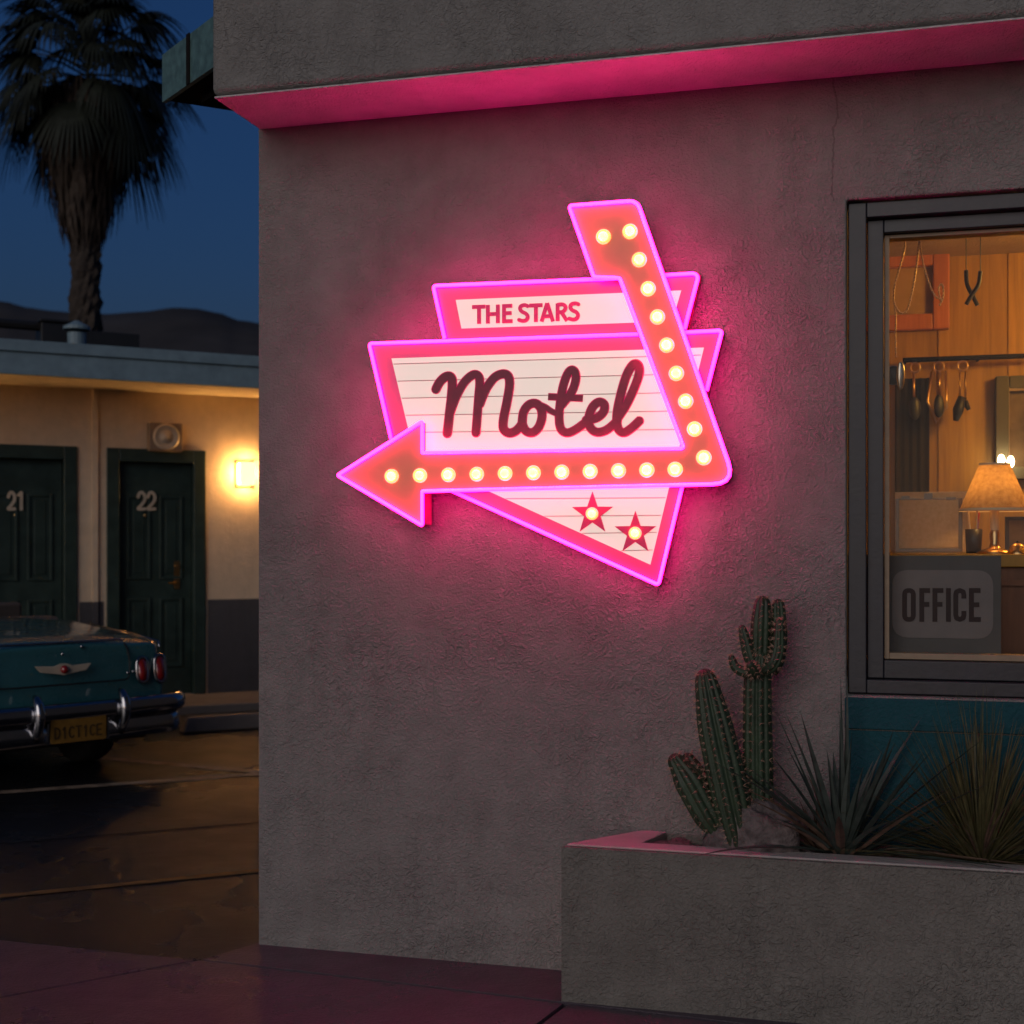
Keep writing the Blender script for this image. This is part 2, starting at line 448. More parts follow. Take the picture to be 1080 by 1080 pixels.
wu0, wz1 = A.px(893, 211); _, wz0 = A.px(891, 733)
wu1 = wu0 + 1.75
def wall_open(mb, F, u0, u1, z0, z1, ops, o0, o1):
    us = sorted({u0, u1, *[o[0] for o in ops], *[o[1] for o in ops]}); zs = sorted({z0, z1, *[o[2] for o in ops], *[o[3] for o in ops]})
    inside = lambda u, z: any(o[0] < u < o[1] and o[2] < z < o[3] for o in ops)
    for off, fl in ((o1, 0), (o0, 1)):
        for i in range(len(us) - 1):
            for j in range(len(zs) - 1):
                if inside((us[i] + us[i + 1]) / 2, (zs[j] + zs[j + 1]) / 2): continue
                q = [F.w(us[i], zs[j], off), F.w(us[i + 1], zs[j], off), F.w(us[i + 1], zs[j + 1], off), F.w(us[i], zs[j + 1], off)]
                mb.add(q[::-1] if fl else q, [(0, 1, 2, 3)])
    def ring(a, b, c, d, fl):
        cs = [(a, c), (b, c), (b, d), (a, d)]
        for i in range(4):
            p, q = cs[i], cs[(i + 1) % 4]
            mb.add([F.w(*p, o1), F.w(*q, o1), F.w(*q, o0), F.w(*p, o0)], [(0, 1, 2, 3) if fl else (3, 2, 1, 0)])
    ring(u0, u1, z0, z1, 0)
    for o in ops: ring(*o, 1)
M['stucco_front'] = stucco('stucco_front', (.328, .312, .294), worm=44, depth=.0125, cracks=False, stain=.26, seam=(A.px(880, 150)[0], wz1))
mb = MB(); wall_open(mb, A, 0, LEN, -.02, SOF, [(wu0, wu1, wz0, wz1)], -WT, 0)
wl = mb.build('wall', M['stucco_front'], office, merge=True, bevel=.008)
mb = MB()                                            # side, back and far end walls
mb.fbox(A, 0, WT, -.02, SOF, -DEEP, -WT - .001); mb.fbox(A, LEN - WT, LEN, -.02, SOF, -DEEP, -WT - .001); mb.fbox(A, WT + .001, LEN - WT - .001, -.02, SOF, -DEEP, -DEEP + WT)
mb.build('side_wall', M['stucco'], office)
mb = MB(); mb.fbox(A, -.004, LEN + .1, SOF, TOPZ, -DEEP - .1, OVER)
mb.build('overhang', M['stucco'], office, bevel=.028)
M['soffit_near'] = stucco('soffit_paled_for_glow', (.84, .80, .78), worm=40, depth=.014, cracks=True)  # slab coloured paler than the wall so the pink glow looks stronger
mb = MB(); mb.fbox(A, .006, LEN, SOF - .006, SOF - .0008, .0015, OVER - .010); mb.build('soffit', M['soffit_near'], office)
# teal wainscot under the window
tu0, _ = A.px(891, 800)
mb = MB(); z_l = A.px(891, 768)[1]
mb.fbox(A, tu0, wu1 + .1, z_l, wz0 - .006, .001, .016)
mb.fbox(A, tu0 + .002, wu1 + .1, .02, z_l - .004, .001, .011)
mb.build('wainscot', M['teal_wall'], office, bevel=.005)

# window: two nested frames, stop, pane
def ringframe(mb, F, u0, u1, z0, z1, wl_, wr, wt_, wb, o0, o1):
    mb.fbox(F, u0, u0 + wl_, z0, z1, o0, o1); mb.fbox(F, u1 - wr, u1, z0, z1, o0, o1)
    mb.fbox(F, u0 + wl_, u1 - wr, z1 - wt_, z1, o0, o1); mb.fbox(F, u0 + wl_, u1 - wr, z0, z0 + wb, o0, o1)
g = .004
mb = MB(); ringframe(mb, A, wu0 + g, wu1 - g, wz0 + g, wz1 - g, .058, .058, .05, .045, -.12, -.028)
win = mb.build('window', M['window_metal'], office, bevel=.004)
a0, a1, b0, b1 = wu0 + .062, wu1 - .062, wz0 + .049, wz1 - .054
mb = MB(); ringframe(mb, A, a0 + .002, a1 - .002, b0 + .002, b1 - .002, .052, .052, .044, .06, -.15, -.06)
mb.build('sash', M['window_metal'], win, bevel=.004)
c0, c1, d0, d1 = a0 + .054, a1 - .054, b0 + .062, b1 - .046
mb = MB(); ringframe(mb, A, c0 + .002, c1 - .002, d0 + .002, d1 - .002, .016, .016, .012, .02, -.145, -.085)
mb.build('glazing_stop', M['stop'], win, bevel=.002)
mb = MB(); mb.fbox(A, c0 + .005, c1 - .005, d0 + .005, d1 - .005, -.116, -.110)
mb.build('pane', M['glass'], win)

# room behind the window
RD = -2.15; CZ = 2.82; FZ = .35
rl, rr = wu0 - .55, LEN - .5
mb = MB()
mb.fbox(A, rl, rr, FZ, CZ, RD - .05, RD); mb.fbox(A, rl - .05, rl, FZ, CZ, RD - .05, -WT - .003); mb.fbox(A, rr, rr + .05, FZ, CZ, RD - .05, -WT - .003)
for k in range(1, 12):          # panel battens
    u = rl + k * .31
    mb.fbox(A, u, u + .022, FZ + .002, CZ - .002, RD, RD + .008)
mb.build('room_panelling', M['panel'], office)
mb = MB(); mb.fbox(A, rl - .05, rr + .05, CZ + .001, CZ + .05, RD - .05, -WT - .003); mb.build('room_ceiling', M['ceil'], office)
mb = MB(); mb.fbox(A, rl - .05, rr + .05, FZ - .06, FZ - .001, RD - .05, -WT - .003); mb.build('room_floor', M['counter'], office)

# green eave on the side of the building
E0 = at(171, 108, 5.75); E0z0 = E0.z; E0z1 = at(171, 58, 5.75).z
dv = Vector((.6, -.8, 0)); q1 = E0 + dv * .95; q2 = E0 + Vector((.883, .469, 0)) * 1.6
eave = empty('side_canopy', (E0.x, E0.y, E0z0)); tag(eave, 'weathered green fascia canopy jutting from the corner behind the overhang', 'canopy')
def prism(mb, pts, z0, z1):
    n = len(pts); vs = [(p[0], p[1], z0) for p in pts] + [(p[0], p[1], z1) for p in pts]
    mb.add(vs, [tuple(range(n - 1, -1, -1)), tuple(range(n, 2 * n))] + [(i, (i + 1) % n, n + (i + 1) % n, n + i) for i in range(n)])
nrm = Vector((-.8, -.6, 0))
mb = MB(); prism(mb, [E0, q1, q1 - nrm * .02, E0 - nrm * .02 + dv * .0], E0z0, E0z1); mb.build('fascia_board', M['teal_trim'], eave)
mb = MB(); e = E0 - nrm * .022
prism(mb, [e, q1 - nrm * .022, q2], E0z0 + .012, E0z1 - .01); mb.build('canopy_deck', M['dark_wood'], eave)
mb = MB(); p = E0 + dv * .27
prism(mb, [p + nrm * .006, p + dv * .03 + nrm * .006, p + dv * .03 + nrm * .001, p + nrm * .001], E0z0 - .002, E0z1 + .003); mb.build('joint_cover', M['dark_wood'], eave)
mb = MB(); prism(mb, [e + dv * .12 + Vector((.10, 0, 0)), e + dv * .9 + Vector((.10, 0, 0)), e + dv * .9 + Vector((.16, 0, 0)), e + dv * .12 + Vector((.16, 0, 0))], E0z0 - .03, E0z0 + .011); mb.build('rafter', M['dark_wood'], eave)

# ================================================================== NEON SIGN
su, sz = A.px(560, 617)
sr = A.w(su, sz, 0); sign = empty('neon_sign', sr, A.rot)
tag(sign, 'pink neon motel sign with bulb studded arrow on the stucco wall', 'neon sign')
Z1 = lambda x, y: (340 + x / 2.348, 190 + y / 2.348)
def loc(pts, off): return [A.px(x, y, off) for x, y in pts]
def tubeline(pts2, off): return [A.w(u, z, off) for u, z in pts2]
RT = .0060
def neon(name, pts, off, rad=None, closed=False, parent=None):
    p2 = loc(pts, off)
    rr_ = rad if rad else [.012] * len(pts)
    if not closed: rr_ = [0] + list(rr_[1:-1]) + [0]
    p2 = rounded(p2, rr_, 5)
    # keep the tube round between corners
    mb = MB(); mb.tube(tubeline(p2, off), RT, 8, closed)
    return mb.build(name, M['neon'], parent or sign, smooth=True)
def panel(name, pts, off, mat_, rad=None, inset=0.0, ret=None, o0=.012):
    p2 = rounded(loc(pts, off), rad or [0] * len(pts), 6)
    mb = MB(); mb.extr(A, [p2], off - .006, off)
    body = mb.build(name, mat_, sign)
    mb = MB(); c = sum((Vector(p) for p in p2), Vector((0, 0))) / len(p2)
    mb.extr(A, [p2], o0, off - .0065); mb.build('return_edge', M['pinkside'], body)
    return body
def rim(pts, rad=None, parent=None):
    p2 = rounded(loc(pts, .05), rad or [.012] * len(pts), 5)
    mb = MB(); mb.tube(tubeline(p2, .012), .0075, 6, True); return mb.build('back_rim', M['pinkside'], parent, smooth=True)
OT, OM, OTR, OA = .080, .092, .080, .130
# top panel
top = [(457, 301.6), (737.4, 288.2), (722, 350), (469, 358)]
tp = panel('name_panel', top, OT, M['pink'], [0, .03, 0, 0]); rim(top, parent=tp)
mb = MB(); mb.extr(A, [loc([(481, 316.5), (718.5, 306.5), (709, 339), (487, 346.5)], OT)], OT + .0005, OT + .004); tl = mb.build('light_face', M['lit'], tp)
# motel panel
mot = [(389.4, 362.5), (761.6, 348.7), (728, 474), (415, 478)]
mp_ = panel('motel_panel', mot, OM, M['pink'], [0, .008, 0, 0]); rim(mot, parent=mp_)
wh = [(413.3, 378.2), (742.5, 366.7), (716, 474), (437, 478)]
mb = MB(); mb.extr(A, [loc(wh, OM)], OM + .0005, OM + .004); mb.build('light_face', M['lit'], mp_)
mb = MB()
def xl(y, p, q): return p[0] + (y - p[1]) * (q[0] - p[0]) / (q[1] - p[1])
for k in range(5):
    y0 = 384.2 + 18.0 * k; y1 = y0 - 9.5 + k * 1.6
    a = (xl(y0, wh[0], wh[3]) + 1, y0); b = (xl(y1, wh[1], wh[2]) - 1, y1)
    (ua, za), (ub, zb) = A.px(*a, OM), A.px(*b, OM); h = .0013
    mb.extr(A, [[(ua, za - h), (ub, zb - h), (ub, zb + h), (ua, za + h)]], OM + .0041, OM + .007)
mb.build('letter_track', M['track'], mp_)
# lower triangle
tri = [(470, 514.5), (694.5, 617), (719.5, 509)]
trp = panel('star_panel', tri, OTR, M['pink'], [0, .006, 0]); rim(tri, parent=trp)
wt3 = [(513, 517), (686, 595.5), (706, 513)]
mb = MB(); mb.extr(A, [loc(wt3, OTR)], OTR + .0005, OTR + .004); mb.build('light_face', M['lit'], trp)
mb = MB()
for y0 in (526, 544.5, 562.5, 581):
    a = (xl(y0, wt3[0], wt3[1]) + 1, y0); y1 = y0 - 1.0; b = (xl(y1, wt3[2], wt3[1]) - 1, y1)
    (ua, za), (ub, zb) = A.px(*a, OTR), A.px(*b, OTR); h = .0013
    mb.extr(A, [[(ua, za - h), (ub, zb - h), (ub, zb + h), (ua, za + h)]], OTR + .0041, OTR + .007)
mb.build('letter_track', M['track'], trp)
# arrow
arw = [(356.2, 501.3), (445.4, 444.3), (445.4, 477.5), (721, 472.8), (653.5, 293.5), (626.2, 292.2), (600, 217), (672, 211.5), (776, 510.2), (445.4, 518.2), (445.4, 554.5)]
arr_rad = [.006, .008, .004, .01, .006, .004, .012, .03, .075, .004, .008]
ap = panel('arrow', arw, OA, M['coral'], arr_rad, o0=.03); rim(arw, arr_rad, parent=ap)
# pink border of the arrow face follows the tube
neon('neon_tube', arw, OA + .010, arr_rad, True)
neon('neon_tube', [(469, 357), (457, 301.6), (652, 293.6)], OT + .012)
neon('neon_tube', [(699, 290.4), (737.4, 288.2), (722, 347)], OT + .012, [0, .026, 0])
neon('neon_tube', [(412.6, 463), (389.4, 362.5), (673, 352.6)], OM + .010)
neon('neon_tube', [(722.5, 350.6), (761.6, 348.7), (745.3, 412)], OM + .010, [0, .012, 0])
neon('neon_tube', [(474, 516.5), (694.5, 617), (719.5, 513)], OTR + .012, [0, .012, 0])
# bulbs
bz = [(695, 139), (761, 126), (784, 196), (806, 268), (829, 338), (852, 408), (876, 478), (899, 547), (921, 616), (944, 687)]
bz += [(170 + 70.3 * k, 733 - 1.7 * k) for k in range(11)]
mb = MB(); mb.lathe([(.0155, 0), (.0155, .010), (.0145, .014), (.0135, .0125), (.013, .006)], (0, 0, 0), (0, -1, 0), 20)
def bulb_proto(parent, r=1.0):
    pts = [(.0252 * r, 0), (.0252 * r, .006), (.0242 * r, .010), (.0215 * r, .0125), (.018 * r, .0125)]
    mb = MB(); mb.lathe(pts, (0, 0, 0), (0, -1, 0), 20)
    prof = [(.0165 * r, .006)] + [(.0165 * r * math.cos(t * PI / 16), .010 + .0165 * r * math.sin(t * PI / 16) * .9) for t in range(0, 9)]
    mb2 = MB(); mb2.lathe(prof, (0, 0, 0), (0, -1, 0), 20)
    return mb, mb2
def place(mbx, name, mat_, parent, p):
    me = mbx
    o = bpy.data.objects.new(name, me); COL.objects.link(o); o.parent = parent
    o.location = rootm(sign).inverted() @ p
    return o
def to_mesh(mb, name, mat_):
    me = bpy.data.meshes.new(name); me.from_pydata(mb.v, [], mb.f); me.materials.append(mat_)
    for p in me.polygons: p.use_smooth = True
    bm = bmesh.new(); bm.from_mesh(me); bmesh.ops.recalc_face_normals(bm, faces=bm.faces); bm.to_mesh(me); bm.free()
    return me
q1_, q2_ = bulb_proto(None); me_rim = to_mesh(q1_, 'bulb_collar', M['bulb_rim']); me_bulb = to_mesh(q2_, 'bulb', M['bulb'])
for x, y in bz:
    p = A.w(*A.px(*Z1(x, y), OA + .01), OA + .0003)
    b = place(me_bulb, 'bulb', None, sign, p)
    c = bpy.data.objects.new('collar', me_rim); COL.objects.link(c); c.parent = b
# stars
for cx, cy in ((625, 541.8), (670.3, 562.3)):
    cu, cz = A.px(cx, cy, OTR + .01); r_ = 22 * 4.65 / 1400
    st = [(cu + math.sin(k * PI / 5) * (r_ if k % 2 == 0 else r_ * .40), cz + math.cos(k * PI / 5) * (r_ if k % 2 == 0 else r_ * .40)) for k in range(10)]
    mb = MB(); mb.extr(A, [st], OTR + .0075, OTR + .016); so = mb.build('star', M['star'], sign)
    bm_, bm2 = bulb_proto(None, .85)
    p = A.w(cu, cz, OTR + .0163)
    for nm, q, mt in (('bulb', bm2, M['bulb']), ('collar', bm_, M['bulb_rim'])):
        place(to_mesh(q, nm, mt), nm, None, so, p)
# lettering
T5 = lambda x, y: (480 + x / 7.2, 300 + y / 7.2)
def letters(name, plist, conv, F, off0, off1, wpx, depthY, mat_, parent, cap=False, edge=None):
    sc = depthY / FPX
    polys = []
    for item in plist:
        pts, w, cp = item if isinstance(item, tuple) and len(item) == 3 and isinstance(item[1], (int, float)) and isinstance(item[2], bool) else (item, wpx, cap)
        p2 = [F.px(*conv(x, y), off1) for x, y in pts]
        polys += strokes(p2, w * sc, cp)
    mb = MB(); mb.extr(F, polys, off0, off1)
    return mb.build(name, mat_, parent)
sp = lambda pts, k=5: [tuple(p) for p in spline([Vector((*p,)) for p in pts], k)]
S1 = sp([(552, 165), (528, 156), (500, 164), (492, 185), (507, 206), (536, 221), (550, 243), (540, 268), (512, 276), (480, 267)])
S2 = sp([(938, 151), (911, 143), (882, 151), (874, 174), (889, 195), (919, 210), (932, 232), (922, 257), (895, 266), (862, 257)])
stars_txt = [[(128, 171), (228, 167)], [(180, 160), (180, 298)], [(247, 155), (247, 296)], [(323, 152), (323, 293)], [(247, 226), (323, 222)],
             [(370, 150), (370, 293)], [(358, 164), (432, 161)], [(358, 219), (427, 216)], [(358, 280), (434, 277)], S1,
             [(562, 160), (662, 156)], [(612, 150), (612, 284)], [(655, 282), (698, 141)], [(742, 280), (698, 141)], [(672, 242), (726, 239)],
             [(777, 143), (777, 277)], sp([(777, 154), (815, 151), (836, 166), (833, 190), (812, 208), (777, 211)]), [(803, 205), (848, 275)], S2]
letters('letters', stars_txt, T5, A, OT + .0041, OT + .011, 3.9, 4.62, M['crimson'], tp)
T4 = lambda x, y: (430 + x / 4.0, 370 + y / 4.0)
mtxt = [
    (sp([(118, 162), (134, 132), (158, 110), (178, 108), (187, 128), (184, 190), (176, 260), (166, 348)]), 9.6, True),
    (sp([(178, 262), (205, 190), (240, 130), (275, 101), (297, 106), (303, 135), (298, 200), (287, 346)]), 9.0, True),
    (sp([(303, 225), (330, 160), (366, 112), (402, 97), (424, 108), (429, 145), (418, 215), (403, 290), (404, 330), (428, 347), (458, 336), (482, 308)]), 9.2, True),
    (sp([(482, 300), (488, 258), (510, 228), (540, 222), (562, 245), (565, 285), (550, 325), (525, 345), (498, 338), (484, 312), (483, 290)]), 9.0, True),
    (sp([(548, 224), (578, 236), (604, 254), (632, 266)]), 5.6, True),
    (sp([(646, 232), (690, 175), (708, 125), (706, 92), (692, 80), (674, 96), (656, 145), (643, 215), (638, 285), (646, 330), (672, 346), (708, 332), (752, 300)]), 8.6, True),
    ([(592, 193), (738, 200)], 6.6, False), 
    (sp([(752, 292), (798, 282), (826, 256), (828, 226), (806, 216), (780, 236), (764, 278), (768, 320), (796, 343), (838, 334), (884, 296)]), 8.8, True),
    (sp([(880, 292), (925, 222), (962, 140), (977, 88), (970, 58), (948, 60), (922, 105), (898, 185), (882, 268), (886, 325), (910, 345), (944, 326), (982, 290)]), 8.8, False),
]
mtxt = [(p, w * .88, c) for p, w, c in mtxt]
letters('letter_edge_glow', [(p, w + 1.7, c) for p, w, c in mtxt], T4, A, OM + .0075, OM + .014, 9, 4.62, M['crimson'], mp_)
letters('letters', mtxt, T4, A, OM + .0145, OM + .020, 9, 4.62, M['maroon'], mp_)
# steel stand-offs behind the sign
for x, y in ((430, 500), (640, 330), (690, 500), (480, 380), (740, 370), (680, 590)):
    u, z = A.px(x, y, .01); mb = MB(); mb.fbox(A, u - .015, u + .015, z - .015, z + .015, .0005, .0118); mb.build('mount', M['black'], sign)

# ================================================================== PLANTER AND PLANTS
c_fl = ground(592, 1056); c_fl_t = at(588, 893, c_fl.y)
PH = c_fl_t.z; foff = (Vector((c_fl.x, c_fl.y, 0)) - A.o).dot(A.n); fu = (Vector((c_fl.x, c_fl.y, 0)) - A.o).dot(A.d)
bu, bzz = A.px(673.5, 880, 0)
pr = A.w(fu, 0, foff); planter = empty('planter', pr, A.rot)
tag(planter, 'long low stucco planter box under the window with a pink lit rim', 'planter')
pu1 = LEN + .2
def trap(o, i0, i1, z0, z1, mb):   # wall strips of the planter in plan
    pass
def plan(pts, z0, z1, mb):
    n = len(pts); w_ = [A.w(u, z0, o) for u, o in pts] + [A.w(u, z1, o) for u, o in pts]
    mb.add(w_, [tuple(range(n - 1, -1, -1)), tuple(range(n, 2 * n))] + [(i, (i + 1) % n, n + (i + 1) % n, n + i) for i in range(n)])
tw = .095
k_ = (bu - fu) / foff
outer = [(fu, foff), (pu1, foff), (pu1, .018), (bu - .018 * k_, .018)]
inner = [(fu + .245, foff - tw), (pu1 - .06, foff - tw), (pu1 - .06, .02), (bu + .10, .02)]
mb = MB()
ov = [A.w(u, z, o) for z in (-.02, PH) for u, o in outer]; iv = [A.w(u, z, o) for z in (PH - .12, PH) for u, o in inner]
mb.add(ov + iv, [(0, 1, 5, 4), (1, 2, 6, 5), (3, 0, 4, 7), (4, 5, 13, 12), (5, 6, 14, 13), (7, 4, 12, 15), (6, 7, 15, 14), (12, 13, 9, 8), (13, 14, 10, 9), (15, 12, 8, 11), (14, 15, 11, 10), (2, 3, 7, 6), (3, 2, 1, 0), (8, 9, 10, 11)])
mb.build('planter_box', M['planter'], planter, bevel=.02)
M['rim'] = stucco('planter_cap_paled', (.52, .47, .45), worm=42, depth=.006, cracks=False, stain=.2)  # added cap, paler than the box, to brighten the pink light on it
ins = [(fu + .014, foff - .012), (pu1 - .012, foff - .012), (pu1 - .012, .022), (bu + .012, .022)]; inn_ = [(u, o) for u, o in inner]; inn_[0] = (inner[0][0] - .003, inner[0][1] + .003); inn_[3] = (inner[3][0] - .003, .022); inn_[1] = (inner[1][0] + .003, inner[1][1] + .003); inn_[2] = (inner[2][0] + .003, .022)
mb = MB(); mb.add([A.w(u, z, o) for z in (PH + .0006, PH + .008) for u, o in ins] + [A.w(u, z, o) for z in (PH + .0006, PH + .008) for u, o in inn_],
    [(0, 1, 5, 4), (1, 2, 6, 5), (3, 0, 4, 7), (4, 5, 13, 12), (5, 6, 14, 13), (7, 4, 12, 15), (13, 12, 8, 9), (14, 13, 9, 10), (12, 15, 11, 8), (6, 2, 10, 14), (3, 7, 15, 11), (1, 0, 8, 9), (2, 1, 9, 10), (0, 3, 11, 8)])
mb.build('rim', M['rim'], planter, bevel=.004)
SOILZ = PH - .035
mb = MB(); nx, ny = 60, 8
vs = []
for i in range(nx + 1):
    for j in range(ny + 1):
        o = .021 + (foff - tw - .022) * j / ny; s0 = bu + .10 + (fu + .245 - bu - .10) * (o - .02) / (foff - tw - .02) + .003
        u = s0 + (pu1 - .063 - s0) * i / nx
        vs.append(A.w(u, SOILZ + .018 * noise.noise(Vector((u * 9, o * 9, 0))), o))
mb.add(vs, [(i * (ny + 1) + j, (i + 1) * (ny + 1) + j, (i + 1) * (ny + 1) + j + 1, i * (ny + 1) + j + 1) for i in range(nx) for j in range(ny)])
tag(mb.build('soil', M['soil'], smooth=True), kind='stuff')

def spot(px, off, y=None):            # a place in the planter by picture column
    u, _ = A.px(px, 890, off); return A.w(u, SOILZ, off)

def rock(px, off, w, h, d, seed, label):
    c = spot(px, off); mb = MB(); mb.ball((0, 0, 0), 1, 26, 16)
    rnd = Vector((seed * 3.1, seed * 1.7, seed))
    vs = []
    for v in mb.v:
        n = noise.noise(v * 1.1 + rnd) * .32 + noise.noise(v * 2.6 + rnd) * .14 + noise.noise(v * 6 + rnd) * .04
        q = v * (1 + n); q.z = max(q.z, -.55)
        p = A.d * (q.x * w) - A.n * (q.y * d) + Vector((0, 0, (q.z + .45) * h))
        vs.append(c + p)
    mb.v = vs
    tag(mb.build('rock', M['rock'], smooth=True), label, 'rock', 'rocks in the planter')
rock(798, .185, .150, .135, .058, 1, 'largest rounded boulder, in front of the cacti')
rock(738, .17, .062, .022, .04, 2, 'flat low rock by the foot of the leaning cactus')
rock(690, .10, .06, .020, .05, 3, 'small flat rock at the far left of the planter, beside the rim')
rock(848, .16, .06, .030, .05, 4, 'low rock half hidden right of the largest boulder')
rock(930, .17, .05, .022, .04, 5, 'small dark stone between the two spiky plants')
rock(716, .07, .045, .022, .05, 8, 'small stone against the wall behind the short cactus')

def cactus_stem(base, pts, rads, ribs=9, depth=.2, mb=None, sp_mb=None, den=.022, spl=.012, seed=0, twist=0.0):
    P = spline(pts, 7); n = len(P); rnd = random.Random(seed)
    Rr = []
    m_ = len(rads)
    for i in range(n):
        t = i / (n - 1) * (m_ - 1); a = int(min(t, m_ - 2)); f = t - a
        Rr.append(rads[a] * (1 - f) + rads[a + 1] * f)
    # dome at the tip
    tip = P[-1]; td = (P[-1] - P[-2]).normalized(); rt = Rr[-1]
    for k in range(1, 7):
        a = k / 6 * PI / 2; P.append(tip + td * rt * 1.25 * math.sin(a)); Rr.append(max(rt * math.cos(a), .0008))
    seg = ribs * 6; up = None; rings = []
    dist = 0
    for i, p in enumerate(P):
        t = (P[min(i + 1, len(P) - 1)] - P[max(i - 1, 0)]).normalized()
        if up is None: up = (A.d - t * t.dot(A.d)).normalized()
        up = (up - t * up.dot(t)).normalized(); sd = t.cross(up)
        ring = []
        for k in range(seg):
            a = 2 * PI * k / seg + twist
            prof = abs(math.cos(ribs * a / 2)); rr = Rr[i] * (1 - depth * (1 - prof ** .7)) 
            rr *= 1 + .035 * noise.noise(p * 30 + Vector((seed, 0, 0)))
            ring.append(p + (up * math.cos(a) + sd * math.sin(a)) * rr)
        rings.append((ring, up.copy(), sd.copy(), t))
        if i > 0: dist += (P[i] - P[i - 1]).length
        if i > 0 and dist > den * .9:
            dist = 0
            for k in range(ribs):
                a = 2 * PI * k / ribs + twist; dr = up * math.cos(a) + sd * math.sin(a)
                c = p + dr * Rr[i] * .99
                for q in range(6):
                    dd = (dr * 1.0 + t * rnd.uniform(-.9, .9) + dr.cross(t) * rnd.uniform(-1.1, 1.1)).normalized()
                    l = spl * rnd.uniform(.6, 1.35); b = .0008
                    s1 = dd.orthogonal().normalized() * b; s2 = dd.cross(s1).normalized() * b
                    sp_mb.add([c + s1, c - s1 * .5 + s2, c - s1 * .5 - s2, c + dd * l], [(0, 1, 3), (1, 2, 3), (2, 0, 3)])
    vs = [q for r_ in rings for q in r_[0]]; fs = []
    for i in range(len(rings) - 1):
        for k in range(seg):
            l = (k + 1) % seg; fs.append((i * seg + k, i * seg + l, (i + 1) * seg + l, (i + 1) * seg + k))
    mb.add(vs, fs)
def W(px, py, off): return A.w(*A.px(px, py, off), off)
def cactus(label, base_px, stems, ribs, group='cacti in the planter'):
    off0 = stems[0][2]; b = W(*base_px, off0); b.z = SOILZ - .02
    root = empty('cactus', b, A.rot); tag(root, label, 'cactus', group)
    for i, (nm, pts, off, rads, rb) in enumerate(stems):
        mb = MB(); sm = MB(); PP = [W(x, y, off if len(q) == 0 else q[0]) for x, y, *q in pts]
        cactus_stem(None, PP, [r * 4.4 / 1400 for r in rads], rb, .22, mb, sm, seed=i * 7 + ribs, den=.022 if i == 0 else .018, spl=.018 if i == 0 else .014)
        o = mb.build(nm, M['cactus'], root, smooth=True)
        tag(sm.build('spines', M['spine'], o, recalc=False), kind='stuff')
cactus('tall branching cactus with short arms near its crown', (799, 905), [
    ('stem', [(801, 905), (800, 850), (799, 780), (799, 720), (801, 700)], .13, [16, 15.5, 15, 14, 13.5], 10),
    ('arm', [(800, 712), (802, 690), (803, 660), (804, 640)], .13, [9.5, 10.5, 11, 9], 8),
    ('arm', [(812, 708, .12), (819, 695, .12), (822, 670, .12), (821, 640, .12)], .12, [8, 8.5, 8, 6.5], 8),
    ('arm', [(806, 708, .16), (816, 700, .17), (821, 685, .17), (822, 658, .17)], .17, [6.5, 7, 6.5, 4.5], 7),
    ('arm', [(796, 706, .16), (790, 692, .16), (785, 672, .16), (783, 664, .16)], .16, [6, 6.5, 5.5, 4], 7),
    ('arm', [(796, 708, .17), (786, 709, .18), (776, 704, .18), (772, 695, .18)], .18, [5.5, 5.5, 5, 3.5], 7),
    ('arm', [(797, 712, .2), (794, 707, .225), (792, 703, .235)], .22, [5, 5.5, 4.5], 7)], 10)
cactus('unbranched leaning cactus column left of the branching one', (775, 905), [
    ('stem', [(784, 905), (776, 865), (765, 815), (754, 765), (745, 720)], .185, [13, 18, 20, 18, 11.5], 11)], 11)
cactus('short low cactus with a pair of lobes leaning out to the left', (760, 905), [
    ('stem', [(766, 898), (757, 878), (745, 858), (727, 825), (715, 806)], .175, [7, 10, 15, 15.5, 9.5], 9),
    ('lobe', [(759, 880, .14), (751, 852, .13), (737, 822, .125), (727, 803, .12)], .13, [7, 11.5, 11.5, 7.5], 8)], 9)

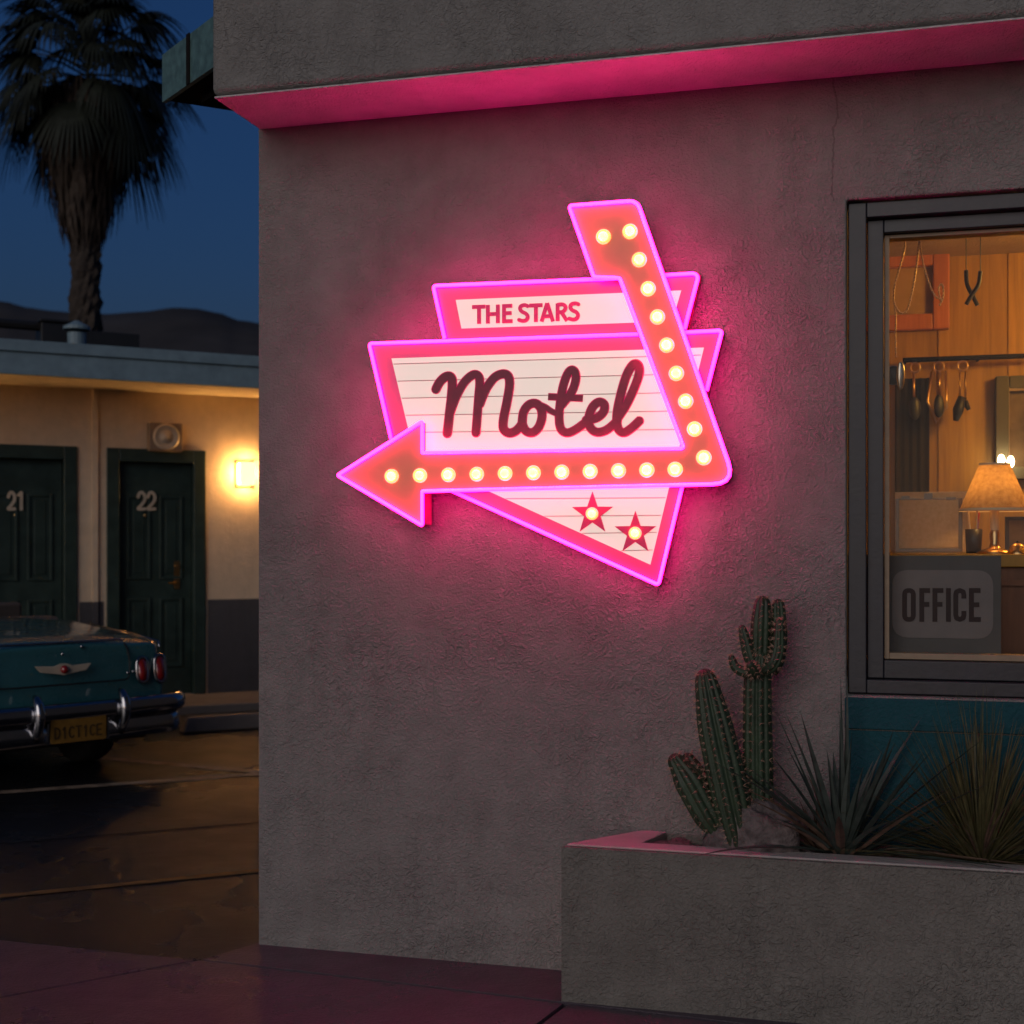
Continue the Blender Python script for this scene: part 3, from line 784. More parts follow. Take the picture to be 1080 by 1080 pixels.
def spiky(name, label, base, n, lmin, lmax, wd, mat_, seed, el=(5, 88), curl=.18, cat='plant', group='spiky plants in the planter', flat=.8, extra=None, stiff=1.0, backlim=.05):
    root = empty(name, base); tag(root, label, cat, group)
    rnd = random.Random(seed); mb = MB(); mbd = MB()
    for i in range(n):
        az = A.rot + (0 if rnd.random() < .5 else PI) + max(-1.55, min(1.55, rnd.gauss(0, .75))); e = R(el[0] + (el[1] - el[0]) * (((i + .5) / n) ** 1.15) + rnd.uniform(-7, 7))
        L = rnd.uniform(lmin, lmax) * (1 if e > R(35) else .92)
        d = Vector((math.cos(az), math.sin(az), 0))
        # crowd into the depth the planter has: blades aimed at the wall turn upward
        toward = -d.dot(A.n)
        if toward > .5: e = max(e, R(50) + .3 * toward)
        if toward < -.5: e = max(e, R(40)); 
        p = base + d * .012 + Vector((0, 0, rnd.uniform(0, .03))); dr = d * math.cos(e) + Vector((0, 0, math.sin(e)))
        sd = Vector((-d.y, d.x, 0)); k = 9; left = []; right = []; mid = []
        cu = curl * rnd.uniform(.3, 1.5) * math.cos(e)
        side = sd * rnd.uniform(-.25, .25)
        for j in range(k + 1):
            t = j / k; w = wd * (.55 + 1.3 * t) if t < .35 else wd * (1.0) * (1 - ((t - .35) / .65) ** 1.35)
            w = max(w, .0004)
            q = p + dr * L * t + Vector((0, 0, -cu * L * t * t)) + side * L * t * t * .4
            off_ = (q - A.o).dot(A.n)
            if off_ < backlim: q = q + A.n * (backlim - off_)
            if off_ > foff - tw - .03: q.z = max(q.z, PH + .010 + .012 * math.sin(i))
            nn = dr.cross(sd).normalized()
            left.append(q + sd * w + nn * w * .5); right.append(q - sd * w + nn * w * .5); mid.append(q)
        b = len(left)
        tgt = mbd if (extra and i < extra) else mb
        tgt.add(left + mid + right, [(j, j + 1, b + j + 1, b + j) for j in range(k)] + [(b + j, b + j + 1, 2 * b + j + 1, 2 * b + j) for j in range(k)])
    mb.build('leaves', mat_, root, recalc=False)
    if extra: mbd.build('dry_leaves', M['dead'], root, recalc=False)
    return root
spiky('yucca', 'broad bladed grey green yucca left of the finer grassy plant', spot(888, .15), 58, .32, .62, .0150, M['yucca'], 3, (2, 90), .20, extra=9)
spiky('grass_plant', 'fine leaved straw coloured grassy plant at the right end of the planter', spot(1036, .15), 330, .30, .58, .0046, M['grassleaf'], 5, (4, 90), .30, extra=25)
spiky('agave', 'small dark toothed agave low against the wall behind the yucca', spot(866, .09), 34, .10, .18, .012, M['dead'], 11, (15, 85), .15, backlim=.03)

# ================================================================== GROUND
def sheet(name, pts, z, mat_, kind='structure', n=None):
    mb = MB(); mb.add([(p[0], p[1], z) for p in pts], [tuple(range(len(pts)))])
    o = mb.build(name, mat_, recalc=False); tag(o, kind=kind); return o
sheet('ground', [(-1500, -400), (1500, -400), (1500, 2500), (-1500, 2500)], -.05, M['desert'])
sheet('parking_lot', [(-40, 3.3), (30, 3.3), (30, 40), (-40, 40)], -.012, M['asphalt'])
# concrete slabs by the office: joints follow the lines in the paving
J = ground(210, 1012); JA = ground(0, 990.7); JB = ground(0, 1052); JC = ground(400, 1034.5)
v1 = (JC - J).normalized(); v0 = (JA - J).normalized(); v2 = (JB - J).normalized()
def gapquad(mb, pts, gsz=.009, z0=-.03, z1=0.0):
    c = sum(pts, Vector((0, 0, 0))) / len(pts)
    n = len(pts); inn = []
    for i in range(n):
        a, b, d = pts[i - 1], pts[i], pts[(i + 1) % n]
        e1 = (b - a).normalized(); e2 = (d - b).normalized()
        n1 = Vector((-e1.y, e1.x, 0)); n2 = Vector((-e2.y, e2.x, 0))
        s_ = n1 + n2; inn.append(b + s_ * (gsz / max(.3, 1 + n1.dot(n2))))
    prism(mb, inn, z0, z1)
def ccw(p):
    a = sum(p[i].x * p[(i + 1) % len(p)].y - p[(i + 1) % len(p)].x * p[i].y for i in range(len(p))); return p if a > 0 else p[::-1]
corner = A.w(0, 0, 0)
mb = MB()
wcor = A.w(-.004, 0, -.06); 
far = J + v1 * 7
slabs = [
    [J, J + v1 * 2.2, A.w(2.3, 0, -.05), wcor],
    [J + v1 * 2.2, J + v1 * 4.6, A.w(4.8, 0, -.05), A.w(2.3, 0, -.05)],
    [J, J + v2 * 2.2, J + v2 * 2.2 + Vector((2.2, -.9, 0)), J + v1 * 1.35],
    [J + v1 * 1.35, J + v2 * 2.2 + Vector((2.2, -.9, 0)), J + v2 * 2.2 + Vector((4.4, -1.8, 0)), J + v1 * 3.2],
    [J, J + v0 * 2.4, J + v0 * 2.4 + v2 * 2.2, J + v2 * 2.2],
    [J + v0 * 2.4, J + v0 * 5, J + v0 * 5 + v2 * 2.2, J + v0 * 2.4 + v2 * 2.2],
]
for sl in slabs: gapquad(mb, ccw(sl))
tag(mb.build('pavement', M['concrete'], recalc=True), kind='structure')
sheet('pavement_bed', [(-9, -3), (9, -3), (9, 5.2), (-9, 5.2)], -.022, M['soil'])
sheet('forecourt', [(-12, -6), (12, -6), (12, 1.2), (-12, 1.2)], -.004, M['concrete'])
def stripe(name, a, b, w, mat_, z=-.008):
    a = ground(*a, z); b = ground(*b, z); t = (b - a); t.z = 0; t.normalize(); nn = Vector((-t.y, t.x, 0)) * w / 2
    return a, b, nn
mb = MB()
for a, b, w in (((-120, 844), (283, 815.5), .10), ((60, 795), (283, 815), .10)):
    a, b, nn = stripe('', a, b, w, None); mb.add([a - nn, b - nn, b + nn, a + nn], [(0, 1, 2, 3)])
tag(mb.build('bay_lines', M['paint_white'], recalc=False), kind='structure')
mb = MB(); a, b, nn = stripe('', (-80, 953), (290, 916.5), .06, None); mb.add([a - nn, b - nn, b + nn, a + nn], [(0, 1, 2, 3)])
tag(mb.build('yellow_line', M['paint_yellow'], recalc=False), kind='structure')
mb = MB()
for aa, bb, w in (((-80, 896), (290, 866), .03),):
    a, b, nn = stripe('', aa, bb, w, None); mb.add([a - nn, b - nn, b + nn, a + nn], [(0, 1, 2, 3)])
tag(mb.build('tar_seam', M['ink'], recalc=False), kind='structure')


# ================================================================== MOTEL ROOMS
WZ = .03
tB = (EYE - WZ) * FPX / 153.0
B0 = Vector(((240 - HX) / FPX * tB, tB, 0))
Bd = Vector((.883, .469, 0)).normalized()
B = Frame((B0.x, B0.y), Bd)
rooms = empty('motel_building', (B0.x, B0.y, 0), B.rot)
tag(rooms, 'low motel block with numbered dark doors under a lit walkway roof', 'building')
SZ = B.px(0, 405)[1]                                 # soffit height at the wall
uL, uR, DP = -9.5, 3.4, 6.0
d21r = B.px(75, 600)[0]; d22l, d22t = B.px(118, 479); d22r = B.px(211, 600)[0]
dw = d22r - d22l
dzt = d22t
ops = [(d22l, d22r, WZ, dzt), (d21r - dw, d21r, WZ, dzt), (d21r - dw - 2.6, d21r - 2.6, WZ, dzt)]
dado_z = B.px(240, 632)[1]
mb = MB(); wall_open(mb, B, uL, uR, -.02, SZ, ops, -.2, 0)
# pilaster joint
pu = B.px(97, 500)[0]
mb.fbox(B, pu, pu + .05, WZ, SZ - .002, .0005, .03)
mb.build('wall', M['stucco_far'], rooms)
mb = MB()
edges = [uL] + sorted([e for o in ops for e in (o[0] - .075, o[1] + .075)]) + [uR]
for i in range(0, len(edges), 2):
    segs = [(edges[i], edges[i + 1])]
    if edges[i] < pu < edges[i + 1]: segs = [(edges[i], pu - .002), (pu + .052, edges[i + 1])]
    for s0, s1 in segs:
        mb = MB(); mb.fbox(B, s0, s1, WZ, dado_z, .0005, .004); mb.build('dado', M['dado'], rooms)
mb = MB(); mb.fbox(B, pu - .001, pu + .051, WZ, dado_z, .0005, .033)
mb.build('dado', M['dado'], rooms)
mb = MB(); mb.fbox(B, uL, uL + .2, -.02, SZ, -DP, -.201); mb.fbox(B, uR - .2, uR, -.02, SZ, -DP, -.201); mb.fbox(B, uL + .201, uR - .201, -.02, SZ, -DP, -DP + .2)
mb.build('rear_wall', M['stucco_far'], rooms)
# roof: ceiling board, fascia and flat roof
OV = .95
FT = B.px(0, 357, OV)[1]; FB = SZ
mb = MB(); mb.fbox(B, uL - .3, uR + .3, SZ + .001, SZ + .04, -DP, OV - .03); mb.build('soffit', M['soffit_far'], rooms)
mb = MB(); fm = SZ + (FT - SZ) * .60
mb.fbox(B, uL - .3, uR + .3, SZ - .02, fm, OV - .029, OV); mb.fbox(B, uL - .3, uR + .3, fm + .012, FT, OV - .029, OV + .025); mb.fbox(B, uL - .3, uR + .3, fm - .004, fm + .016, OV - .028, OV - .004)
mb.build('fascia', M['fascia'], rooms, bevel=.004)
mb = MB(); mb.fbox(B, uL - .3, uR + .3, SZ + .041, FT - .03, -DP - .1, OV - .031); mb.build('roof', M['black'], rooms)
# doors
def fpx(F, x, y, off=0): return F.px(x, y, off)
def make_door(u0, u1, digits, dconv):
    mb = MB(); w_ = u1 - u0
    mb.fbox(B, u0 + .07, u1 - .07, WZ + .005, dzt - .07, -.12, -.075)
    dl = mb.build('door', M['door'], rooms, bevel=.003)
    pm = MB(); iu0, iu1 = u0 + .07, u1 - .07; iw = iu1 - iu0
    for (a, b) in ((.12, .44), (.56, .88)):
        for (z0, z1) in ((.12, .42), (.50, .86)):
            pu0, pu1_ = iu0 + iw * a, iu0 + iw * b; H = dzt - .07 - WZ; pz0, pz1 = WZ + H * z0, WZ + H * z1
            ringframe(pm, B, pu0, pu1_, pz0, pz1, .024, .024, .024, .024, -.0745, -.056)
            pm.fbox(B, pu0 + .06, pu1_ - .06, pz0 + .06, pz1 - .06, -.0745, -.067)
    pm.build('door_panel', M['door'], dl, bevel=.004)
    fm_ = MB(); z1 = dzt
    for (ua, ub, za, zb) in ((u0 - .05, u0 + .065, WZ, z1 + .06), (u1 - .065, u1 + .05, WZ, z1 + .06), (u0 + .066, u1 - .066, z1 - .065, z1 + .06)):
        fm_.fbox(B, ua, ub, za, zb, -.14, .028)
    fm_.build('door_frame', M['door'], dl, bevel=.006)
    if digits: letters('number', digits, dconv, B, -.0555, -.048, 3.2, 12.6, M['number'], dl, cap=True)
    return dl
ZD = lambda x, y: (x / 3.376, 380 + y / 3.376)
two = lambda x, w: sp([(x, 487), (x + w * .2, 474), (x + w * .55, 470), (x + w * .95, 480), (x + w, 496), (x + w * .6, 512), (x, 529), (x + w, 529)], 4)
d22 = make_door(d22l, d22r, [two(492, 24), two(527, 24)], ZD)
d21 = make_door(d21r - dw, d21r, [two(30, 22), [(66, 480), (76, 471), (76, 530)]], ZD)
d20 = make_door(d21r - dw - 2.6, d21r - 2.6, None, None)
for dl, x, y in ((d22, 516, 552), (d21, 54, 551)):
    u, z = B.px(*ZD(x, y), -.07); mb = MB(); mb.lathe([(.001, .012), (.012, .012), (.014, .006), (.014, 0)], B.w(u, z, -.0745), B.n, 14); mb.build('peephole', M['brass'], dl, smooth=True)
mb = MB(); u, z = B.px(186.5, 607, -.07)
mb.fbox(B, u - .028, u + .028, z - .13, z + .14, -.0745, -.066); mb.lathe([(.001, .03), (.02, .03), (.022, 0)], B.w(u, z + .09, -.066), B.n, 14)
mb.tube([B.w(u, z - .07, -.066), B.w(u, z - .07, -.03), B.w(u - .09, z - .07, -.026)], .010, 8); mb.lathe([(.026, 0), (.026, .008), (.001, .008)], B.w(u, z - .07, -.066), B.n, 14)
mb.build('door_handle', M['brass'], d22, smooth=False)
# speaker-like vent box above the door of room 22
u0, z1 = B.px(155, 446); u1, z0 = B.px(190, 477)
vb = MB(); vb.fbox(B, u0, u1, z0, z1, .0005, .10); vo = vb.build('wall_vent', M['vent'], rooms, bevel=.01)
vb = MB(); cu, cz = (u0 + u1) / 2, (z0 + z1) / 2
vb.lathe([(.125, 0), (.125, .012), (.105, .018), (.09, .006), (.05, .004), (.045, .02), (.001, .026)], B.w(cu, cz, .1005), B.n, 22); vb.build('grille', M['number'], vo, smooth=True)
# wall lamp
def wall_lamp(px_x0, px_x1, py0, py1, label):
    u0, z1 = B.px(px_x0, py0, .08); u1, z0 = B.px(px_x1, py1, .08); cu = (u0 + u1) / 2
    o = empty('wall_lamp', B.w(cu, z0, 0), B.rot); tag(o, label, 'lamp', 'lamps on the motel wall')
    mb = MB(); mb.fbox(B, u0 - .012, u1 + .012, z0 - .012, z1 + .012, .0005, .022);
    mb.build('backplate', M['brass'], o)
    mb = MB(); mb.fbox(B, u0 + .012, u1 - .012, z0 + .012, z1 - .012, .024, .088); mb.build('lamp_core', M['lamp_glass'], o, bevel=.01)
    mb = MB(); mb.fbox(B, u0, u1, z0, z1, .0885, .097); mb.build('lamp_shade', M['lamp_front'], o, bevel=.004)
    return o
wl1 = wall_lamp(252.5, 268, 487, 512, 'lit square wall lamp beside the door numbered 22')
wl2 = copy_tree(wl1); wl2.location = wl1.location - Bd * 3.7
wl2['label'] = 'lit square wall lamp on the far side of the door numbered 21'

mb = MB(); mb.fbox(B, uL - .3, uR + .3, -.03, WZ, .0, 1.05); tag(mb.build('walkway', M['walk'], bevel=.01), kind='structure')
mb = MB(); mb.fbox(B, uL - .3, uR + .3, -.03, WZ + .03, 1.052, 1.2); tag(mb.build('kerb', M['walk'], bevel=.015), kind='structure')
# concrete wheel stop
g0 = ground(190, 771); mb = MB(); g1 = g0 + Bd * 1.75
C_ = Frame((g0.x, g0.y), Bd)
mb.hexa([C_.w(0, -.012, .08), C_.w(1.75, -.012, .08), C_.w(1.75, -.012, -.08), C_.w(0, -.012, -.08), C_.w(.05, .11, .05), C_.w(1.70, .11, .05), C_.w(1.70, .11, -.05), C_.w(.05, .11, -.05)])
tag(mb.build('wheel_stop', M['walk'], bevel=.02), 'concrete wheel stop bar in front of the motel walkway', 'wheel stop')

# roof clutter
ru0, rz0 = B.px(42, 357, -1.5)
mb = MB(); c0_, c1_ = B.px(42, 350, -1.5)[0], B.px(146, 350, -1.5)[0]
rt = B.w(c0_, FT - .03, -1.5); un = empty('rooftop_duct', rt, B.rot); tag(un, 'low dark duct box on the motel roof below the palm', 'duct')
zt = B.px(60, 342, -1.5)[1]; zm = B.px(130, 352, -1.5)[1]
mb.fbox(B, c0_, c0_ + (c1_ - c0_) * .38, FT - .03, zt, -1.8, -1.4); mb.fbox(B, c0_ - .02, c0_ + (c1_ - c0_) * .4, zt + .001, zt + .03, -1.83, -1.37); mb.build('housing', M['black'], un, bevel=.01)
mb = MB(); mb.fbox(B, c0_ + (c1_ - c0_) * .401, c1_, FT - .03, zm, -1.7, -1.45); mb.build('duct_run', M['black'], un, bevel=.01)
mb = MB(); mb.tube([B.w(c0_ - 3.5, zm + .05, -1.55), B.w(c0_ - .001, zm + .02, -1.55)], .05, 8); mb.build('pipe', M['black'], un)
u, z = B.px(81, 348, -.9); vr = B.w(u, FT - .03, -.9); vt = empty('roof_vent', vr, B.rot); tag(vt, 'small pale capped vent on the motel roof edge', 'roof vent')
mb = MB(); mb.lathe([(.09, 0), (.09, z - FT), (.001, z - FT)], vr, n=16); mb.build('pipe', M['fascia'], vt, smooth=False)
mb = MB(); mb.lathe([(.001, -.001), (.13, 0), (.13, .03), (.02, .09), (.001, .09)], vr + Vector((0, 0, z - FT + .031)), n=16); mb.build('cap', M['fascia'], vt, smooth=False)

# ================================================================== PALM
PY = 22.0
pb = at(86, 577, PY); pb.z = 0; ptop = at(92, 98, PY)
palm = empty('palm_tree', (pb.x, pb.y, -.05)); tag(palm, 'tall fan palm with a shaggy skirt rising behind the motel roof', 'palm tree')
mb = MB(); n = 60; seg = 18; vs = []
for i in range(n + 1):
    t = i / n; c = pb.lerp(ptop, t); r = .225 - .035 * t + .035 * ((i * 3.0) % 1.0) 
    for k in range(seg):
        a = 2 * PI * k / seg; jag = .14 * max(0, noise.noise(Vector((math.cos(a) * 3, math.sin(a) * 3, i * .9)))) + (.045 if (i + k) % 3 == 0 else 0)
        vs.append(Vector((c.x + math.cos(a) * (r + jag), c.y + math.sin(a) * (r + jag), c.z)))
mb.add(vs, [(i * seg + k, i * seg + (k + 1) % seg, (i + 1) * seg + (k + 1) % seg, (i + 1) * seg + k) for i in range(n) for k in range(seg)])
mb.build('trunk', M['bark'], palm)
rnd = random.Random(21)
def fan(mb, base, az, e, pet, rad, droop, nb=26, spread=2.5):
    d = Vector((math.cos(az), math.sin(az), 0)); dr = d * math.cos(e) + Vector((0, 0, math.sin(e)))
    hub = base + dr * pet + Vector((0, 0, -.10 * pet * math.cos(e)))
    # stalk
    mb.tube([base, (base + hub) / 2 + Vector((0, 0, .05)), hub], [.022, .018, .012], 5, caps=False)
    sd = Vector((-d.y, d.x, 0)); dr2 = (dr + Vector((0, 0, -.35))).normalized(); 
    roll = rnd.uniform(-.5, .5); up = dr2.cross(sd).normalized(); s2 = sd * math.cos(roll) + up * math.sin(roll)
    for k in range(nb):
        a = (k / (nb - 1) - .5) * spread; L = rad * (1 - .25 * abs(a / spread * 2) ** 2) * rnd.uniform(.88, 1.1)
        bd = dr2 * math.cos(a) + s2 * math.sin(a); side = bd.cross(up).normalized()
        pts = []; K = 6
        for j in range(K + 1):
            t = j / K; w = .028 * (1 - abs(t - .4) ** 1.2 * 1.3) if t < 1 else .002
            w = max(.003, w * rad / 1.0)
            q = hub + bd * L * t * (1 - .12 * t) + Vector((0, 0, -droop * L * max(0, t - .25) ** 1.7)) + up * (.06 * L * t * (abs(a) * .5))
            pts.append((q + side * w, q - side * w))
        vs = [x for p in pts for x in p]
        mb.add(vs, [(2 * j, 2 * j + 1, 2 * j + 3, 2 * j + 2) for j in range(K)])
mb = MB(); cr = ptop + Vector((0, 0, .45))
NF = 62
for i in range(NF):
    az = i * 2.39996 + rnd.uniform(-.25, .25); t = i / NF; e = R(-26 + 108 * t + rnd.uniform(-8, 8))
    base = cr + Vector((0, 0, -.45 + .85 * t))
    fan(mb, base, az, e, rnd.uniform(.75, 1.05) * (1.08 if t < .7 else .9), rnd.uniform(.85, 1.12), rnd.uniform(.75, 1.25) * (1.1 - .3 * t))
mb.build('crown', M['frond'], palm, recalc=False)
mb = MB(); sk_t = at(90, 95, PY).z; sk_b = at(90, 262, PY).z
for i in range(2600):
    t = rnd.random() ** .8; z = sk_t - (sk_t - sk_b) * .80 * t; az = rnd.uniform(0, 2 * PI)
    rmax = 1.06 - .72 * t + rnd.uniform(-.1, .12); L = rnd.uniform(.5, .95) * (1 - .25 * t)
    d = Vector((math.cos(az), math.sin(az), 0)); ax = Vector((ptop.x, ptop.y, 0)).lerp(Vector((pb.x, pb.y, 0)), t * .3)
    p = ax + d * rmax * rnd.uniform(.45, 1.0) + Vector((0, 0, z)); sd = Vector((-d.y, d.x, 0)); w = rnd.uniform(.012, .035)
    q = p + d * rnd.uniform(-.22, .0) * (1.0) + Vector((0, 0, -L)) + sd * rnd.uniform(-.1, .1); m_ = (p + q) / 2 + d * rnd.uniform(.0, .07)
    mb.add([p + sd * w * .6, p - sd * w * .6, m_ - sd * w, m_ + sd * w, q - sd * .003, q + sd * .003], [(0, 1, 2, 3), (3, 2, 4, 5)])
mb.build('dead_frond_skirt', M['skirt'], palm, recalc=False)

# ================================================================== HILLS
ridge = [(-500, 330), (-250, 300), (-120, 305), (-40, 312), (0, 317), (30, 324), (60, 327), (110, 329), (150, 328), (185, 325), (205, 326), (228, 330), (255, 338), (300, 345), (420, 352), (600, 340), (900, 350), (1400, 360)]
mb = MB(); nx, ny = 220, 14; vs = []
for i in range(nx + 1):
    x = -500 + 1900 * i / nx
    for k in range(len(ridge) - 1):
        if ridge[k][0] <= x <= ridge[k + 1][0]:
            f = (x - ridge[k][0]) / (ridge[k + 1][0] - ridge[k][0]); f = f * f * (3 - 2 * f); y = ridge[k][1] * (1 - f) + ridge[k + 1][1] * f; break
    top_ = at(x, y, 900)
    for j in range(ny + 1):
        t = j / ny; Yd = 420 + 480 * t; s_ = t ** 1.3
        X = (x - HX) / FPX * Yd; z = -2 + (top_.z + 2) * s_
        z += (noise.noise(Vector((X * .012, Yd * .012, 0))) * 10 + noise.noise(Vector((X * .05, Yd * .05, 3))) * 3) * (t * (1 - t) * 3 + (.25 if j == ny else 0))
        vs.append((X, Yd, z))
    vs.append(((x - HX) / FPX * 1300, 1300, -2))
c = ny + 2
mb.add(vs, [(i * c + j, (i + 1) * c + j, (i + 1) * c + j + 1, i * c + j + 1) for i in range(nx) for j in range(ny + 1)])
tag(mb.build('hills', M['hill'], smooth=True), kind='structure')

# ================================================================== CAR
CW, CL = .775, 3.7
CZc = 8.2; Cc = Vector(((70 - HX) / FPX * CZc, CZc, -.012))
crot = R(45)
car = empty('parked_car', Cc, crot); tag(car, 'teal classic convertible car with chrome rear bumper and round red tail lamps', 'car')
CM = rootm(car)
def cl(x, y, z): return CM @ Vector((x, y, z))
# body loft
def section(y):
    t = y / CL
    rear = max(0, 1 - y / .28); front = max(0, (y - (CL - .35)) / .35)
    w = CW * (1 - .10 * rear ** 2 - .10 * front ** 2)
    deck = .865 + .085 * min(1, y / 1.1) - .05 * max(0, (t - .75) / .25) - .03 * rear ** 2
    fend = .835 + .075 * min(1, y / 1.0) - .04 * max(0, (t - .75) / .25)
    bot = .30
    return [(0, bot - .02), (w * .75, bot - .02), (w * .93, bot), (w * .985, .42), (w, .55), (w * .985, .66), (w * .955, .745), (w * .955, fend - .03), (w * .925, fend), (w * .86, fend + .003), (w * .74, deck - .005), (w * .40, deck + .014), (0, deck + .02)]
ys = [0, .03, .08, .16, .3, .55, .85, 1.1, 1.3, 1.6, 2.0, 2.4, 2.7, 3.1, 3.4, 3.55, 3.64, 3.7]
mb = MB(); rings = []
for y in ys:
    s_ = section(y); rearlean = 0
    ring = [(x, y, z) for x, z in s_] + [(-x, y, z) for x, z in s_[-2:0:-1]]
    if y < .2:   # rear face leans and crowns in plan
        k = 1 - y / .2
        ring = [(x, yy + k * (.05 * max(0, (z - .5) / .4) + .07 * (abs(x) / CW) ** 2.2), z) for x, yy, z in ring]
    rings.append([cl(*p) for p in ring])
m_ = len(rings[0]); vs = [p for r_ in rings for p in r_]
fs = [(i * m_ + k, i * m_ + (k + 1) % m_, (i + 1) * m_ + (k + 1) % m_, (i + 1) * m_ + k) for i in range(len(ys) - 1) for k in range(m_)]
fs.append(tuple(range(m_ - 1, -1, -1))); fs.append(tuple((len(ys) - 1) * m_ + k for k in range(m_)))
mb.add(vs, fs)
body = mb.build('body', M['car_paint'], car, smooth=True)
bv = body.modifiers.new('bevel', 'BEVEL'); bv.width = .025; bv.segments = 3; bv.limit_method = 'ANGLE'; bv.angle_limit = R(35)
def rear_y(x, z): return .05 * max(0, (z - .5) / .4) + .07 * (abs(x) / CW) ** 2.2
def rear_patch(mb, polys, o0, o1):
    class RF:
        def w(s, u, z, off): return cl(u, rear_y(u, z) - off, z)
    mb.extr(RF(), polys, o0, o1)
# boot lid outline (dark shut line) and lid
lid = [(-.44, .615), (.44, .615), (.455, .70), (.445, .80), (.40, .855), (-.40, .855), (-.445, .80), (-.455, .70)]
mb = MB(); rl_ = spline([Vector(p) for p in [(-.445, .80), (-.455, .70), (-.44, .625), (-.38, .612), (-.19, .612), (0, .612), (.19, .612), (.38, .612), (.44, .625), (.455, .70), (.445, .80), (.42, .848)]], 4)
mb.tube([cl(p.x, rear_y(p.x, p.y) - .002, p.y) for p in rl_], .0055, 6); mb.build('shut_line', M['ink'], body, smooth=True)
mb = MB(); mb.tube([cl(-.42 + .84 * k / 16, .045 + rear_y(.0, .85) - .02 - .012 * math.cos((k / 16 - .5) * PI), .868) for k in range(17)], .008, 6); mb.build('lid_trim', M['chrome'], body, smooth=True)
for sx in (-1, 1):
    mb = MB(); mb.tube([cl(sx * CW * .895, .02 + .07, .80), cl(sx * CW * .91, .12, .838), cl(sx * CW * .93, .5, .874), cl(sx * CW * .93, 1.1, .915)], .007, 6)
    mb.build('fender_trim', M['chrome'], body, smooth=True)
# emblem: wings and a centre boss
mb = MB(); wing = [(-.185, .745), (-.06, .738), (-.02, .752), (.02, .752), (.06, .738), (.185, .745), (.165, .722), (.15, .705), (.05, .690), (0, .680), (-.05, .690), (-.15, .705), (-.165, .722)]
rear_patch(mb, [[(x - .01, z - .01) for x, z in wing]], .004, .018); em = mb.build('emblem', M['number'], car, bevel=.004)
mb = MB(); c_ = cl(-.01, rear_y(0, .705) - .022, .706); mb.ball(c_, .026, 14, 10); mb.build('boss', M['red_lens'], em, smooth=True)
for x, z in ((-.01, .80), (.475, .66), (.435, .655), (.12, .84)):
    mb = MB(); mb.ball(cl(x, rear_y(x, z) - .006, z), .011, 10, 7); mb.build('lock', M['chrome'], car, smooth=True)
# tail lamps
for x in (.545, .685):
    for sx in (1, -1):
        xx = x * sx; z = .665; hw, hh = (.042, .080) if x < .6 else (.044, .088)
        ov_ = []
        for k in range(28):
            a = 2 * PI * k / 28; ca, sa = math.cos(a), math.sin(a)
            ov_.append((xx + hw * math.copysign(abs(ca) ** .75, ca), z + hh * math.copysign(abs(sa) ** .75, sa)))
        mb = MB(); mb.tube([cl(u, rear_y(u, q) - .008, q) for u, q in ov_], .012, 8, True); lo = mb.build('tail_light', M['chrome'], car, smooth=True)
        mb = MB(); cen = cl(xx, rear_y(xx, z) - .05, z); nb_ = len(ov_)
        vs = [cl(u, rear_y(u, q) - .006, q) for u, q in ov_] + [cl(xx + (u - xx) * .6, rear_y(u, q) - .032, z + (q - z) * .6) for u, q in ov_] + [cl(xx, rear_y(xx, z) - .038, z)]
        mb.add(vs, [(k, (k + 1) % nb_, nb_ + (k + 1) % nb_, nb_ + k) for k in range(nb_)] + [(nb_ + k, nb_ + (k + 1) % nb_, 2 * nb_) for k in range(nb_)])
        mb.build('lens', M['red_lens'], lo, smooth=True)
# bumper swept round the tail
def sweep(mb, prof, xs, yf, wrap=.22):
    path = []
    for x in xs: path.append((x, yf(x)))
    rings = []
    for i, (x, y) in enumerate(path):
        a = path[max(i - 1, 0)]; b = path[min(i + 1, len(path) - 1)]
        t = Vector((b[0] - a[0], b[1] - a[1])).normalized(); nn = Vector((t.y, -t.x))
        rings.append([cl(x + nn.x * o, y + nn.y * o, z) for o, z in prof])
    k = len(prof); n = len(rings)
    mb.add([p for r_ in rings for p in r_], [(i * k + j, i * k + (j + 1) % k, (i + 1) * k + (j + 1) % k, (i + 1) * k + j) for i in range(n - 1) for j in range(k)] + [tuple(range(k - 1, -1, -1)), tuple((n - 1) * k + j for j in range(k))])
xs = [-.835 + 1.67 * k / 40 for k in range(41)]
yf = lambda x: -.10 + .06 * (abs(x) / .8) ** 2 + (.16 * max(0, (abs(x) - .70) / .135) ** 2)
mb = MB(); sweep(mb, [(0, .40), (.035, .405), (.052, .43), (.055, .46), (.045, .495), (.015, .512), (-.02, .508), (-.02, .40)], xs, yf)
bp = mb.build('bumper', M['chrome'], car, smooth=True)
mb = MB(); sweep(mb, [(-.02, .262), (.008, .265), (.02, .30), (.014, .36), (.0, .398), (-.03, .398)], [x * .975 for x in xs], yf); mb.build('bumper_apron', M['chrome'], bp, smooth=True)
for x in (-.25, .31):
    mb = MB(); prof = [(.30, .012, .02), (.34, .04, .026), (.40, .068, .032), (.46, .078, .034), (.51, .064, .031), (.55, .03, .026), (.565, .0, .012)]
    mb.tube([cl(x, yf(x) - o - .0, z) for z, o, r_ in prof], [r_ for *_, r_ in prof], 12); mb.build('bumper_guard', M['chrome'], bp, smooth=True)
